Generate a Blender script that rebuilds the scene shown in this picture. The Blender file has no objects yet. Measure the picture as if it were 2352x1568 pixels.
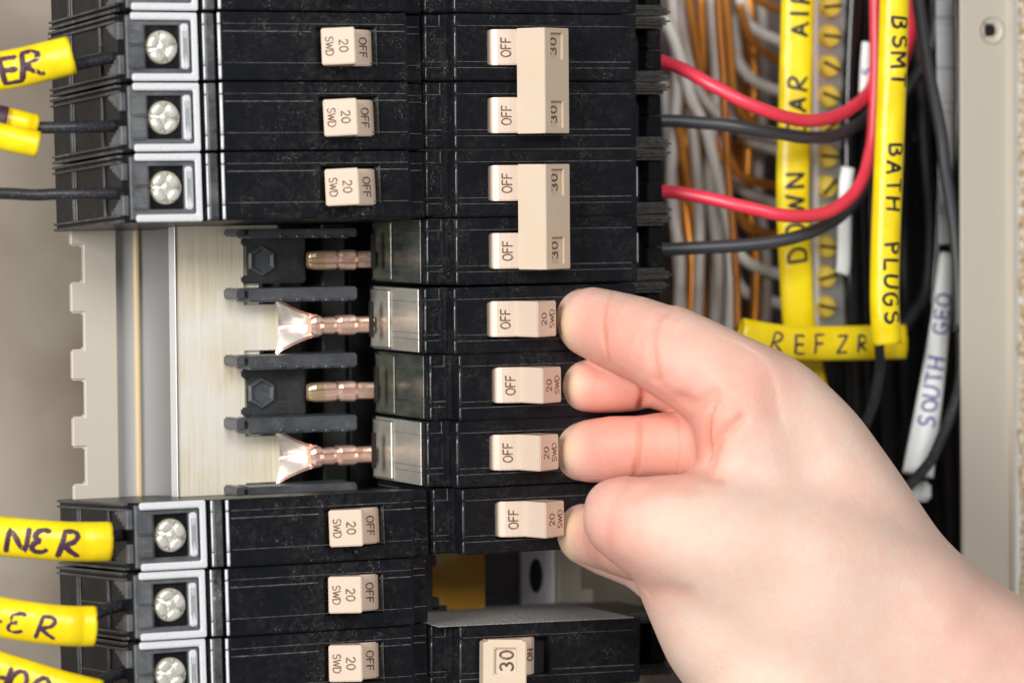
import bpy, bmesh, math, random
import numpy as np
from mathutils import Vector, Matrix, noise
random.seed(7)
C = bpy.data.collections.new('electrical_panel_closeup'); bpy.context.scene.collection.children.link(C)
S = 0.001                                   # everything below is authored in millimetres
# ---------------------------------------------------------------- camera (solved from the breaker grid)
CP = np.array([-452.314, -996.874, -41.965]); YAW, PITCH, ROLL, FPX = 0.445951, 0.0454996, -0.0084304, 9000.0
c, s = math.cos, math.sin
Bm = np.array([[1, 0, 0], [0, 0, -1], [0, 1, 0.]])
Ry = np.array([[c(YAW), 0, -s(YAW)], [0, 1, 0], [s(YAW), 0, c(YAW)]])
Rp = np.array([[1, 0, 0], [0, c(PITCH), -s(PITCH)], [0, s(PITCH), c(PITCH)]])
Rr = np.array([[c(ROLL), -s(ROLL), 0], [s(ROLL), c(ROLL), 0], [0, 0, 1]])
M = Rr @ Rp @ Ry @ Bm                       # rows: camera right, down, forward
cam = bpy.data.cameras.new('camera'); camo = bpy.data.objects.new('camera', cam); C.objects.link(camo)
R3 = Matrix([[M[0][k], -M[1][k], -M[2][k]] for k in range(3)])
camo.matrix_world = Matrix.Translation(Vector(CP) * S) @ R3.to_4x4()
cam.sensor_width = 36; cam.lens = 36 * FPX / 2352; cam.clip_start = 0.05; cam.clip_end = 20
cam.dof.use_dof = True; cam.dof.focus_distance = 1.098; cam.dof.aperture_fstop = 7.5
bpy.context.scene.camera = camo
def U(px, py, Y):                           # the point of depth Y (mm behind the breaker faces) seen at a place in the photo
    d = M.T @ np.array([(px - 1176) / FPX, (py - 784) / FPX, 1.0]); t = (Y - CP[1]) / d[1]
    return Vector((CP[0] + d[0] * t, Y, CP[2] + d[2] * t))
TOCAM = Vector(-M[2])
# ---------------------------------------------------------------- world and lamps
W = bpy.data.worlds.new('World'); bpy.context.scene.world = W; W.use_nodes = True
W.node_tree.nodes['Background'].inputs[0].default_value = (0.96, 0.98, 1.0, 1); W.node_tree.nodes['Background'].inputs[1].default_value = 0.26
def area(name, loc, target, size, size_y, power, col=(1, 0.985, 0.97)):
    l = bpy.data.lights.new(name, 'AREA'); l.shape = 'RECTANGLE'; l.size = size; l.size_y = size_y; l.energy = power; l.color = col
    o = bpy.data.objects.new(name, l); C.objects.link(o); o.location = Vector(loc)
    o.rotation_euler = (Vector(target) - Vector(loc)).to_track_quat('-Z', 'Y').to_euler(); return o
area('key_softbox', (-1.25, -0.80, 0.20), (0, 0, -0.1), 0.5, 0.8, 29)
area('fill_softbox', (-0.30, -1.5, 0.60), (0.05, 0, -0.1), 0.7, 0.5, 18)
vs = bpy.context.scene.view_settings; vs.view_transform = 'Standard'; vs.look = 'None'; vs.gamma = 1; vs.exposure = -0.33

# ---------------------------------------------------------------- materials
MT = {}
def mat(name, col, rough=0.4, metal=0.0, spec=0.5, build=None, **kw):
    m = bpy.data.materials.new(name); m.use_nodes = True; n = m.node_tree.nodes; b = n['Principled BSDF']
    b.inputs['Base Color'].default_value = (*col, 1); b.inputs['Roughness'].default_value = rough
    b.inputs['Metallic'].default_value = metal; b.inputs['Specular IOR Level'].default_value = spec
    for k, v in kw.items(): b.inputs[k.replace('_', ' ')].default_value = v
    if build: build(m.node_tree, b)
    MT[name] = m; return m
def nd(t, typ, **kw):
    x = t.nodes.new(typ)
    for k, v in kw.items():
        if k in x.inputs: x.inputs[k].default_value = v
        else: setattr(x, k, v)
    return x
def pos(t, sc=(1, 1, 1)):
    g = t.nodes.new('ShaderNodeNewGeometry'); m = t.nodes.new('ShaderNodeVectorMath'); m.operation = 'MULTIPLY'
    m.inputs[1].default_value = [1000 * k for k in sc]; t.links.new(g.outputs['Position'], m.inputs[0]); return m.outputs[0]
def noi(t, v, scale, detail=2.0, rough=0.5):
    x = t.nodes.new('ShaderNodeTexNoise'); x.inputs['Scale'].default_value = scale; x.inputs['Detail'].default_value = detail
    x.inputs['Roughness'].default_value = rough; t.links.new(v, x.inputs['Vector']); return x.outputs['Fac']
def ramp(t, v, p0, p1, c0=(0, 0, 0), c1=(1, 1, 1)):
    x = t.nodes.new('ShaderNodeValToRGB'); e = x.color_ramp.elements; e[0].position = p0; e[1].position = p1
    e[0].color = (*c0, 1); e[1].color = (*c1, 1); t.links.new(v, x.inputs['Fac']); return x.outputs['Color']
def mth(t, op, a, b=None):
    x = t.nodes.new('ShaderNodeMath'); x.operation = op
    for i, q in enumerate((a, b)):
        if q is None: continue
        if isinstance(q, (int, float)): x.inputs[i].default_value = q
        else: t.links.new(q, x.inputs[i])
    return x.outputs[0]
def mixc(t, f, a, b):
    x = t.nodes.new('ShaderNodeMix'); x.data_type = 'RGBA'
    if isinstance(f, (int, float)): x.inputs[0].default_value = f
    else: t.links.new(f, x.inputs[0])
    for i, q in ((6, a), (7, b)):
        if isinstance(q, tuple): x.inputs[i].default_value = (*q, 1)
        else: t.links.new(q, x.inputs[i])
    return x.outputs[2]
def bump(t, b, h, strength=0.3, dist=0.0002):
    x = t.nodes.new('ShaderNodeBump'); x.inputs['Strength'].default_value = strength; x.inputs['Distance'].default_value = dist
    t.links.new(h, x.inputs['Height']); t.links.new(x.outputs[0], b.inputs['Normal'])
def dusty(base, dust, lo=0.66, amount=0.55, film=0.12):
    def f(t, b):
        p = pos(t)
        sp = ramp(t, noi(t, p, 1.5, 4, .8), lo - .035, lo + .03)       # specks of dust
        sx = nd(t, 'ShaderNodeSeparateXYZ'); t.links.new(p, sx.inputs[0])
        def near(x0, w): return mth(t, 'MAXIMUM', mth(t, 'SUBTRACT', 1.0, mth(t, 'DIVIDE', mth(t, 'ABSOLUTE', mth(t, 'SUBTRACT', sx.outputs[0], x0)), w)), 0.0)
        loc = mth(t, 'ADD', mth(t, 'ADD', near(-30, 22), near(3.5, 6)), mth(t, 'MULTIPLY', near(40, 40), .35))
        big = ramp(t, mth(t, 'ADD', noi(t, p, .075, 4, .65), mth(t, 'MULTIPLY', loc, .20)), .44, .68)   # where it has settled
        fine = ramp(t, noi(t, p, 6.0, 2), .55, .80)
        scr = ramp(t, noi(t, pos(t, (.12, 1, 1.6)), 1.6, 2), .63, .70)
        flm = mth(t, 'MULTIPLY', ramp(t, noi(t, p, .11, 4, .65), .40, .75), film)
        cloud = mth(t, 'MULTIPLY', ramp(t, noi(t, p, .5, 6, .78), .46, .80), .17)
        patch = ramp(t, noi(t, p, .19, 3, .6), .48, .66)
        a = mth(t, 'MULTIPLY', mth(t, 'MAXIMUM', mth(t, 'MULTIPLY', mth(t, 'MULTIPLY', sp, big), patch), mth(t, 'MULTIPLY', big, cloud)), amount)
        a = mth(t, 'MAXIMUM', a, mth(t, 'MULTIPLY', scr, film * .6)); a = mth(t, 'ADD', a, flm)
        a = mth(t, 'MINIMUM', a, 1.0)
        t.links.new(mixc(t, a, base, dust), b.inputs['Base Color'])
        r = mth(t, 'ADD', mth(t, 'MULTIPLY', a, .6), mth(t, 'ADD', mth(t, 'MULTIPLY', noi(t, p, .25, 3), .16), .24))
        t.links.new(r, b.inputs['Roughness']); bump(t, b, noi(t, p, .9, 4), .12, .0003)
    return f
BLK, DST = (0.006, 0.0068, 0.0095), (0.30, 0.285, 0.25)
mat('black_plastic', BLK, .3, spec=.17, build=dusty(BLK, DST, .60, .66, .012))
mat('dusty_black_plastic', BLK, .4, build=dusty((.022, .024, .027), (.38, .40, .39), .55, .8, .26))
mat('gloss_black_end', BLK, .12, spec=.9, build=lambda t, b: (bump(t, b, noi(t, pos(t), .5, 2), .08, .0002)), Coat_Weight=1.0, Coat_Roughness=.09, Coat_IOR=2.3)
mat('black_rubber', (.018, .019, .023), .42, build=lambda t, b: t.links.new(mixc(t, mth(t, 'MULTIPLY', ramp(t, noi(t, pos(t), 1.4, 4, .8), .56, .66), .5), (.022, .023, .028), (.25, .24, .22)), b.inputs['Base Color']))
mat('gloss_black_wire', (.008, .008, .01), .12)
def endf(c0, c1):  # end faces
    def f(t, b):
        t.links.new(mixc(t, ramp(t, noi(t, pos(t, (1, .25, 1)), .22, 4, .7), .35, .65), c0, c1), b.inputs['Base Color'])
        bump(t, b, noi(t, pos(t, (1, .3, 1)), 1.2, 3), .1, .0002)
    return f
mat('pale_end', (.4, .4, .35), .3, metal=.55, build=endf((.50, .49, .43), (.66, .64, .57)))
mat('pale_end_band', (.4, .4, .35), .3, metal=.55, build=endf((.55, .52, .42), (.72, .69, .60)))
mat('smoky_end', (.1, .1, .1), .22, metal=.3, build=endf((.045, .06, .055), (.13, .13, .11)))  # smoky and pale end tones stand for the bus plate's reflection
mat('smoky_end_band', (.1, .1, .1), .22, metal=.3, build=endf((.09, .10, .085), (.20, .19, .13)))  # dark tone stands for the bus plate's reflection
mat('ridge_black', (.03, .032, .036), .26, spec=.9)
mat('slot_black', (.004, .004, .004), .7)
def seamf(t, b):
    a = ramp(t, noi(t, pos(t, (.35, 1, 1)), 1.1, 5, .75), .36, .74)
    t.links.new(mixc(t, a, (.02, .021, .024), (.21, .205, .185)), b.inputs['Base Color'])
mat('dusty_seam', (.2, .2, .2), .7, build=seamf)
mat('top_dust', (.3, .29, .27), .9, build=lambda t, b: t.links.new(mixc(t, ramp(t, noi(t, pos(t), 1.6, 5, .75), .38, .62), (.10, .11, .11), (.52, .50, .46)), b.inputs['Base Color']))
def fibref(t, b):
    a = ramp(t, noi(t, pos(t, (.3, 1, .9)), 2.6, 4, .7), .35, .75)
    t.links.new(mixc(t, a, (.012, .012, .012), (.13, .12, .105)), b.inputs['Base Color']); bump(t, b, noi(t, pos(t), 2.5, 3), .5, .0004)
mat('fibre_edge', (.07, .065, .06), .6, build=fibref)
def beigef(c0, c1, grime=(.32, .19, .07)):
    def f(t, b):
        p = pos(t); col = mixc(t, noi(t, p, .08, 3), c0, c1)
        g = mth(t, 'MULTIPLY', ramp(t, noi(t, p, 1.9, 4, .75), .70, .78), .6)
        t.links.new(mixc(t, g, col, grime), b.inputs['Base Color']); bump(t, b, noi(t, p, .7, 3), .05, .0002)
    return f
mat('toggle_ivory', (.70, .565, .455), .28, build=beigef((.655, .515, .40), (.72, .575, .465)), Subsurface_Weight=.06, Subsurface_Radius=(.002, .001, .0006))
mat('tie_ivory', (.72, .58, .42), .38, build=beigef((.66, .525, .385), (.72, .585, .455)), Subsurface_Weight=.06, Subsurface_Radius=(.002, .001, .0006))
mat('print_brown', (.10, .055, .03), .6, build=lambda t, b: t.links.new(mixc(t, ramp(t, noi(t, pos(t), .7, 4, .7), .42, .75), (.085, .045, .025), (.36, .24, .15)), b.inputs['Base Color']))
mat('marker_ink', (.045, .012, .035), .5, build=lambda t, b: t.links.new(mixc(t, noi(t, pos(t), .5, 3), (.018, .008, .016), (.10, .035, .075)), b.inputs['Base Color']))
mat('blue_ink', (.06, .045, .30), .5)
mat('black_ink', (.015, .01, .012), .4)
mat('yellow_sleeve', (.93, .68, .004), .30, build=lambda t, b: (t.links.new(mixc(t, ramp(t, noi(t, pos(t), .12, 3), .35, .7), (.86, .62, .003), (.96, .76, .008)), b.inputs['Base Color']), bump(t, b, noi(t, pos(t), .18, 3), .25, .001)), Subsurface_Weight=.08, Subsurface_Radius=(.002, .0015, .0003))
mat('white_sleeve', (.86, .90, .89), .35)
mat('dark_wire', (.042, .044, .05), .42, spec=.7)
mat('red_wire', (.86, .045, .085), .38, spec=.8, Subsurface_Weight=.1, Subsurface_Radius=(.002, .0006, .0006))
mat('grey_wire', (.55, .50, .46), .4)
mat('white_wire', (.86, .83, .78), .28, spec=.9)
mat('bare_copper', (.86, .34, .10), .3, metal=.85)
mat('orange_copper', (.62, .24, .04), .38, metal=.65)
mat('stab_copper', (.95, .62, .50), .24, metal=.7, build=lambda t, b: (t.links.new(mixc(t, noi(t, pos(t), .35, 3), (.90, .50, .36), (.97, .74, .64)), b.inputs['Base Color']), bump(t, b, noi(t, pos(t), .5, 3), .3, .0004)))
mat('brass_tip', (.62, .44, .26), .25, metal=.6)
mat('tinned', (.96, .88, .80), .3, metal=.6, build=lambda t, b: bump(t, b, noi(t, pos(t), .3, 3), .4, .0006))
def alum(t, b):
    v = pos(t, (1, 1, .035)); f = noi(t, v, .9, 5, .7); g = noi(t, pos(t), .05, 3)
    t.links.new(mixc(t, ramp(t, g, .35, .7), mixc(t, ramp(t, f, .35, .65), (.80, .69, .47), (.94, .86, .69)), (.94, .91, .83)), b.inputs['Base Color'])
    t.links.new(mth(t, 'ADD', mth(t, 'MULTIPLY', f, .22), .30), b.inputs['Roughness']); bump(t, b, f, .25, .0002)
mat('bus_aluminium', (.85, .80, .68), .35, metal=.35, build=alum)
mat('bright_edge', (.95, .95, .95), .25, metal=.3)
mat('bar_aluminium', (.62, .62, .60), .4, metal=.7)
mat('brass_screw', (1.0, .74, .10), .3, metal=.15, spec=1.0)
mat('screw_metal', (.80, .79, .73), .3, metal=.55, build=lambda t, b: (t.links.new(mixc(t, noi(t, pos(t), 1.2, 3), (.78, .75, .64), (.92, .92, .88)), b.inputs['Base Color']), bump(t, b, noi(t, pos(t), 1.1, 3), .3, .0004)))
mat('screw_recess', (.55, .50, .38), .4, metal=.5)
mat('highlight_grey', (.62, .63, .64), .3, build=lambda t, b: t.links.new(mixc(t, ramp(t, noi(t, pos(t), 2.4, 3, .7), .58, .72), (.70, .71, .73), (.36, .36, .37)), b.inputs['Base Color']))  # pale tone stands for the highlight on the lug facet and left ridges
mat('lug_grey', (.085, .09, .095), .5, build=dusty((.075, .079, .085), (.32, .33, .33), .60, .5, .3))
mat('sticker', (.66, .67, .69), .45)
mat('painted_beige', (.55, .50, .415), .42, build=lambda t, b: bump(t, b, noi(t, pos(t), .25, 3), .06, .0005))
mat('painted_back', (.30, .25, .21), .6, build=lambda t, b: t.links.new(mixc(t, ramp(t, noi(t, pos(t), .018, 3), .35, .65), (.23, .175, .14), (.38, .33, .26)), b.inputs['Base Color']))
mat('channel_grey', (.46, .455, .45), .45, metal=.1)
mat('web_grey', (.68, .68, .69), .4)
mat('dark_steel', (.10, .10, .125), .45, metal=.3)
mat('seam_brass', (.62, .48, .28), .4)
mat('yellow_plate', (.62, .36, .05), .5, build=lambda t, b: t.links.new(mixc(t, ramp(t, noi(t, pos(t), .06, 3), .40, .58), (.46, .23, .01), (.60, .43, .16)), b.inputs['Base Color']))
mat('insulator_black', (.022, .023, .026), .38, build=dusty((.018, .019, .021), (.14, .145, .15), .62, .5, .2))
mat('insulator_grey', (.06, .064, .07), .45, build=dusty((.05, .054, .062), (.20, .21, .22), .58, .6, .25))
mat('paper', (.72, .75, .77), .8, build=lambda t, b: t.links.new(mixc(t, mth(t, 'MULTIPLY', ramp(t, noi(t, pos(t, (.02, .02, 1)), .42, 1), .60, .66), .5), (.74, .77, .79), (.25, .27, .30)), b.inputs['Base Color']))
mat('drywall', (.80, .80, .77), .9, build=lambda t, b: bump(t, b, noi(t, pos(t), .5, 4), .5, .001))
mat('torn_board', (.52, .37, .19), .9, build=lambda t, b: (t.links.new(mixc(t, ramp(t, noi(t, pos(t), .5, 5, .75), .42, .60), (.46, .29, .11), (.80, .74, .62)), b.inputs['Base Color']), bump(t, b, noi(t, pos(t), .8, 4), 1, .001)))

# ---------------------------------------------------------------- mesh helpers (mm in, metres out)
def obj(name, bm, m, parent=None, smooth=False, bevel=0, seg=1, weld=True):
    if weld: bmesh.ops.remove_doubles(bm, verts=bm.verts, dist=1e-4)
    bmesh.ops.recalc_face_normals(bm, faces=bm.faces)
    if bevel:
        es = [e for e in bm.edges if len(e.link_faces) == 2 and e.calc_face_angle(0) > .5]
        bmesh.ops.bevel(bm, geom=es, offset=bevel, segments=seg, affect='EDGES', clamp_overlap=True)
    for v in bm.verts: v.co *= S
    me = bpy.data.meshes.new(name); bm.to_mesh(me); bm.free(); me.materials.append(MT[m])
    if smooth:
        for p in me.polygons: p.use_smooth = True
    o = bpy.data.objects.new(name, me); C.objects.link(o)
    if parent: o.parent = parent
    return o
def tag(o, label=None, cat=None, group=None, kind=None):
    if label: o['label'] = label
    if cat: o['category'] = cat
    if group: o['group'] = group
    if kind: o['kind'] = kind
    return o
def thing(name, loc, label, cat, group=None, rot=(0, 0, 0)):
    o = bpy.data.objects.new(name, None); C.objects.link(o); o.location = Vector(loc) * S; o.rotation_euler = rot
    o.empty_display_size = .005
    return tag(o, label, cat, group)
def copy_tree(o, parent=None):
    k = o.copy(); C.objects.link(k); k.parent = parent
    for ch in o.children: copy_tree(ch, k)
    return k
def box(bm, x0, x1, y0, y1, z0, z1):
    v = [bm.verts.new((x, y, z)) for x in (x0, x1) for y in (y0, y1) for z in (z0, z1)]
    for f in ((0, 1, 3, 2), (4, 6, 7, 5), (0, 4, 5, 1), (2, 3, 7, 6), (0, 2, 6, 4), (1, 5, 7, 3)): bm.faces.new([v[i] for i in f])
def prism(bm, poly, z0, z1):                # profile in X-Y, extruded in Z
    a = [bm.verts.new((x, y, z0)) for x, y in poly]; b = [bm.verts.new((x, y, z1)) for x, y in poly]; n = len(poly)
    bm.faces.new(a); bm.faces.new(b[::-1])
    for i in range(n): bm.faces.new([a[i], b[i], b[(i + 1) % n], a[(i + 1) % n]])
def grid_plate(bm, us, vs_, hole, fn, t):   # plate of cells with some left out, fn(u, v, h) -> xyz
    nu, nv = len(us) - 1, len(vs_) - 1; vt = {}
    def V(i, j, k):
        if (i, j, k) not in vt: vt[(i, j, k)] = bm.verts.new(fn(us[i], vs_[j], -t * k))
        return vt[(i, j, k)]
    on = lambda i, j: 0 <= i < nu and 0 <= j < nv and not hole(i, j)
    for i in range(nu):
        for j in range(nv):
            if not on(i, j): continue
            bm.faces.new([V(i, j, 0), V(i + 1, j, 0), V(i + 1, j + 1, 0), V(i, j + 1, 0)])
            bm.faces.new([V(i, j, 1), V(i, j + 1, 1), V(i + 1, j + 1, 1), V(i + 1, j, 1)])
            for (di, dj, a, b) in ((-1, 0, (i, j), (i, j + 1)), (1, 0, (i + 1, j), (i + 1, j + 1)), (0, -1, (i, j), (i + 1, j)), (0, 1, (i, j + 1), (i + 1, j + 1))):
                if not on(i + di, j + dj): bm.faces.new([V(*a, 0), V(*b, 0), V(*b, 1), V(*a, 1)])
def disc(bm, fn, r, h, n=28, dome=.0, r2=None):
    r2 = r if r2 is None else r2
    a = [bm.verts.new(fn(r * c(2 * math.pi * i / n), r * s(2 * math.pi * i / n), 0)) for i in range(n)]
    b = [bm.verts.new(fn(r2 * c(2 * math.pi * i / n), r2 * s(2 * math.pi * i / n), h)) for i in range(n)]
    ct = bm.verts.new(fn(0, 0, h + dome))
    for i in range(n):
        bm.faces.new([a[i], a[(i + 1) % n], b[(i + 1) % n], b[i]]); bm.faces.new([b[i], b[(i + 1) % n], ct])
def catmull(P, n=8):
    P = [Vector(p) for p in P]; Q = [P[0] * 2 - P[1]] + P + [P[-1] * 2 - P[-2]]; out = []
    for i in range(1, len(Q) - 2):
        for k in range(n):
            t = k / n; a, b, d, e = Q[i - 1], Q[i], Q[i + 1], Q[i + 2]
            out.append(.5 * ((2 * b) + (d - a) * t + (2 * a - 5 * b + 4 * d - e) * t * t + (-a + 3 * b - 3 * d + e) * t ** 3))
    out.append(P[-1]); return out
class Sweep:                                # an elliptical tube along a path; its wide side turned to the viewer's side of the room
    def __init__(self, pts, a, b=None, n=8, face=TOCAM, twist=0):
        self.P = catmull(pts, n); self.a = a if callable(a) else (lambda t: a); b_ = b if b is not None else a
        self.b = b_ if callable(b_) else (lambda t: b_); self.F = []
        L = [0]
        for i in range(1, len(self.P)): L.append(L[-1] + (self.P[i] - self.P[i - 1]).length)
        self.L = L; N = len(self.P)
        for i in range(N):
            T = (self.P[min(i + 1, N - 1)] - self.P[max(i - 1, 0)]).normalized()
            Nn = (face - T * face.dot(T)).normalized(); B = T.cross(Nn)
            if twist:
                Nn, B = Nn * c(twist) + B * s(twist), B * c(twist) - Nn * s(twist)
            self.F.append((T, Nn, B))
    def at(self, sd, phi, off=0):
        sd = max(0, min(self.L[-1], sd)); i = 0
        while i < len(self.L) - 2 and self.L[i + 1] < sd: i += 1
        f = (sd - self.L[i]) / max(1e-9, self.L[i + 1] - self.L[i]); t = sd / self.L[-1]
        P = self.P[i].lerp(self.P[i + 1], f); Nn = self.F[i][1].lerp(self.F[i + 1][1], f); B = self.F[i][2].lerp(self.F[i + 1][2], f)
        return P + Nn * ((self.b(t) + off) * c(phi)) + B * ((self.a(t) + off) * s(phi))
    def mesh(self, bm, n=14, hollow=False, cap=True, wall=.6, wob=0):
        def ring(i, k=0, dw=0):
            t = self.L[i] / self.L[-1]; T, Nn, B = self.F[i]
            return [bm.verts.new(self.P[i] + T * (wob * noise.noise(Vector((j * 1.3, i, 5))) if i in (0, len(self.P) - 1) else 0) + Nn * ((self.b(t) - dw) * c(2 * math.pi * j / n)) + B * ((self.a(t) - dw) * s(2 * math.pi * j / n))) for j in range(n)]
        R = [ring(i) for i in range(len(self.P))]
        for A, D in zip(R, R[1:]):
            for j in range(n): bm.faces.new([A[j], A[(j + 1) % n], D[(j + 1) % n], D[j]])
        if hollow:
            I = [ring(i, 0, wall) for i in range(len(self.P))]
            for A, D in zip(I, I[1:]):
                for j in range(n): bm.faces.new([A[j], D[j], D[(j + 1) % n], A[(j + 1) % n]])
            for A, D in ((R[0], I[0]), (R[-1], I[-1])):
                for j in range(n): bm.faces.new([A[j], A[(j + 1) % n], D[(j + 1) % n], D[j]])
        elif cap: bm.faces.new(R[0]); bm.faces.new(R[-1][::-1])
# stroke lettering: each glyph is a set of polylines in a box 0..w by 0..1
def arc(cx, cy, rx, ry, a0, a1, n=10):
    return [(cx + rx * c(math.radians(a0 + (a1 - a0) * i / n)), cy + ry * s(math.radians(a0 + (a1 - a0) * i / n))) for i in range(n + 1)]
G = {'O': (.72, [arc(.36, .5, .34, .5, 90, 450, 20)]), '0': (.62, [arc(.31, .5, .29, .5, 90, 450, 18)]),
     'F': (.52, [[(.5, 1), (0, 1), (0, 0)], [(0, .53), (.42, .53)]]), 'N': (.62, [[(0, 0), (0, 1), (.6, 0), (.6, 1)]]),
     '2': (.58, [arc(.28, .72, .27, .28, 165, -35, 9) + [(.02, 0), (.58, 0)]]),
     '3': (.58, [arc(.25, .75, .27, .25, 150, -85, 9) + arc(.25, .26, .31, .26, 85, -150, 10)]),
     'S': (.56, [arc(.28, .75, .25, .25, 30, 262, 9) + arc(.28, .25, .27, .25, 82, -150, 9)]),
     'W': (.9, [[(0, 1), (.23, 0), (.45, .85), (.67, 0), (.9, 1)]]), 'D': (.64, [[(0, 0), (0, 1)] + arc(.18, .5, .44, .5, 90, -90, 10) + [(0, 0)]]),
     'E': (.5, [[(.5, 1), (0, 1), (0, 0), (.5, 0)], [(0, .52), (.42, .52)]]), 'Σ': (.52, [arc(.28, .75, .26, .25, 50, 265, 8) + arc(.26, .25, .27, .27, 95, 320, 9)]),
     'R': (.56, [[(0, 0), (.03, 1)] + arc(.2, .75, .3, .25, 90, -90, 8) + [(.05, .48), (.62, -.03)]]), 'A': (.6, [[(0, 0), (.32, 1), (.6, 0)], [(.12, .36), (.5, .36)]]),
     'I': (.12, [[(.05, 0), (.06, 1)]]), 'H': (.6, [[(0, 0), (0, 1)], [(.58, 0), (.6, 1)], [(0, .5), (.6, .53)]]), 'B': (.56, [[(0, 0), (0, 1)] + arc(.2, .76, .27, .24, 90, -90, 7) + arc(.2, .26, .33, .26, 90, -90, 8) + [(0, 0)]]),
     'M': (.75, [[(0, 0), (.05, 1), (.37, .3), (.7, 1), (.75, 0)]]), 'T': (.6, [[(0, 1), (.6, .97)], [(.3, 1), (.3, 0)]]), 'P': (.52, [[(0, 0), (.02, 1)] + arc(.2, .74, .3, .26, 90, -90, 8) + [(.02, .48)]]),
     'L': (.5, [[(0, 1), (0, 0), (.5, 0)]]), 'U': (.6, [[(0, 1)] + arc(.3, .3, .3, .3, 180, 360, 8) + [(.6, 1)]]), 'G': (.62, [arc(.34, .5, .34, .5, 50, 320, 12) + [(.62, .45), (.36, .45)]]),
     'Z': (.56, [[(0, 1), (.55, 1), (0, 0), (.58, 0)]]), ' ': (.35, []), '-': (.4, [[(0, .5), (.4, .5)]])}
def lettering(bm, text, fn, h, w, gap=.2, jit=0, sq=1.0, thick=.12):
    tot = sum(G[ch][0] * sq + gap for ch in text) - gap; u = -tot / 2
    for ch in text:
        gw, strokes = G[ch]; jx, jy = random.uniform(-jit, jit), random.uniform(-jit, jit); sl = random.uniform(-jit, jit); ro = random.uniform(-1, 1) * jit * 2; kz = 1 + random.uniform(-1, 1) * jit * 2.2
        for st in strokes:
            P = [Vector(((u + (x + sl * y + ro * (y - .5)) * sq + jx) * h, ((y - .5) * kz + ro * (x - .3) + jy) * h, 0)) for x, y in st]; Q = [P[0]]
            for a, b in zip(P, P[1:]):
                k = max(1, int((b - a).length / (h * .12)))
                for i in range(k): Q.append(a.lerp(b, (i + 1) / k))
            n = 6; R = []
            e0 = (Q[0] - Q[1]).normalized() * w * .7; e1 = (Q[-1] - Q[-2]).normalized() * w * .7
            Z = [(Q[0] + e0, .35)] + [(q, 1) for q in Q] + [(Q[-1] + e1, .35)]
            for i, (q, k) in enumerate(Z):
                a = Z[max(i - 1, 0)][0]; b = Z[min(i + 1, len(Z) - 1)][0]; d = (b - a)
                d = d.normalized() if d.length > 1e-9 else Vector((1, 0, 0)); pr = Vector((-d.y, d.x, 0)); ww = w * k * (1 + jit * .8 * noise.noise(q * .6 + Vector((3.1, 1, 2))))
                R.append([bm.verts.new(fn(*((q + pr * (ww * c(2 * math.pi * j / n)))[:2]), thick * s(2 * math.pi * j / n))) for j in range(n)])
            for A, D in zip(R, R[1:]):
                for j in range(n): bm.faces.new([A[j], A[(j + 1) % n], D[(j + 1) % n], D[j]])
            bm.faces.new(R[0]); bm.faces.new(R[-1][::-1])
        u += gw * sq + gap
NB = bmesh.new
# ================================================================ breakers
PT = 19.05
def body_core(bm, lug, ymax=44):
    H = 9.22
    if lug:   prism(bm, [(.35, ymax), (.35, 6.0), (6.0, 6.0), (7.0, 4), (62.6, 4), (63.4, 2.6), (66.8, 2.8), (67.6, 6.0), (87.4, 7.0), (88.3, 11), (88.9, 65), (60, 65), (60, ymax)], -H, H)
    else:     prism(bm, [(.35, ymax), (.35, 6.0), (6.0, 6.0), (7.0, 4), (64.0, 4), (64.2, 21), (79, 21), (80, 22), (80, ymax)], -H, H)
def face_plate(bm, x1=62.9, s0=0):
    u = [7.07, 17.4 - s0, 35.2 - s0, x1]; v = [-9.3, -5.35, 5.35, 9.3]
    grid_plate(bm, u, v, lambda i, j: i == 1 and j == 1, lambda a, b, h: (a, -h, b), 4.2)
def bead(bm, x, y, z0, z1, r, n=8):
    Sweep([(x, y, z0), (x, y, (z0 + z1) / 2), (x, y, z1)], r, r, 2, Vector((0, -1, 0))).mesh(bm, n)
def seams(bm, lines, lug):
    for k, (z, x0, x1, y, w) in enumerate(lines): box(bm, x0, x1, y - .07, y + .5, z - w / 2, z + w / 2)
def frameC(u, v): return None
def toggle_single(parent, sgn, on=False, num='20', z=0.25, hgt=5.0, body='toggle_ivory', word='SWD'):
    # profile (outward u, depth Y) of the rocking lever thrown outward
    prof = [(18.0, 3), (18.3, 1.6), (19.0, .5), (20.2, -.5), (21.6, -1.25), (23.2, -1.8), (25.4, -2.2), (28.3, -10.0), (36.4, -5.5), (32.2, 3)]
    if on: prof = [(57.0 - a, y) for a, y in prof]
    b = NB(); prism(b, prof, z - hgt, z + hgt); t = obj('toggle', b, body, parent, bevel=.28, seg=2)
    b = NB()
    def onbar(tx, ty, h):                    # text up = inward, text right = +Z
        u = 22.3 - ty; y = -1.25 - (u - 21.6) * .36 + .04 * (u - 22) ** 2
        return (u if not on else 57 - u, y - .11 - h, z + tx)
    lettering(b, 'OFF', onbar, 2.5, .19, .2, thick=.05); obj('off_lettering', b, 'print_brown', t)
    e0, e1 = Vector((28.3, -10.0)), Vector((36.4, -5.5)); d = (e1 - e0).normalized(); n = Vector((d.y, -d.x)); n = n if n.y < 0 else -n; L = (e1 - e0).length
    def onend(s0):
        def f(tx, ty, h):
            q = e0 + d * (s0 * L - ty) + n * (h + .0); return (q.x if not on else 57 - q.x, q.y, z + tx)
        return f
    b = NB(); lettering(b, num, onend(.34), 2.35, .2, .22, thick=.07)
    if word: lettering(b, word, onend(.76), 2.1, .18, .16, sq=1.0, thick=.07)
    obj('rating_lettering', b, 'print_brown', t)
    return t
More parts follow.
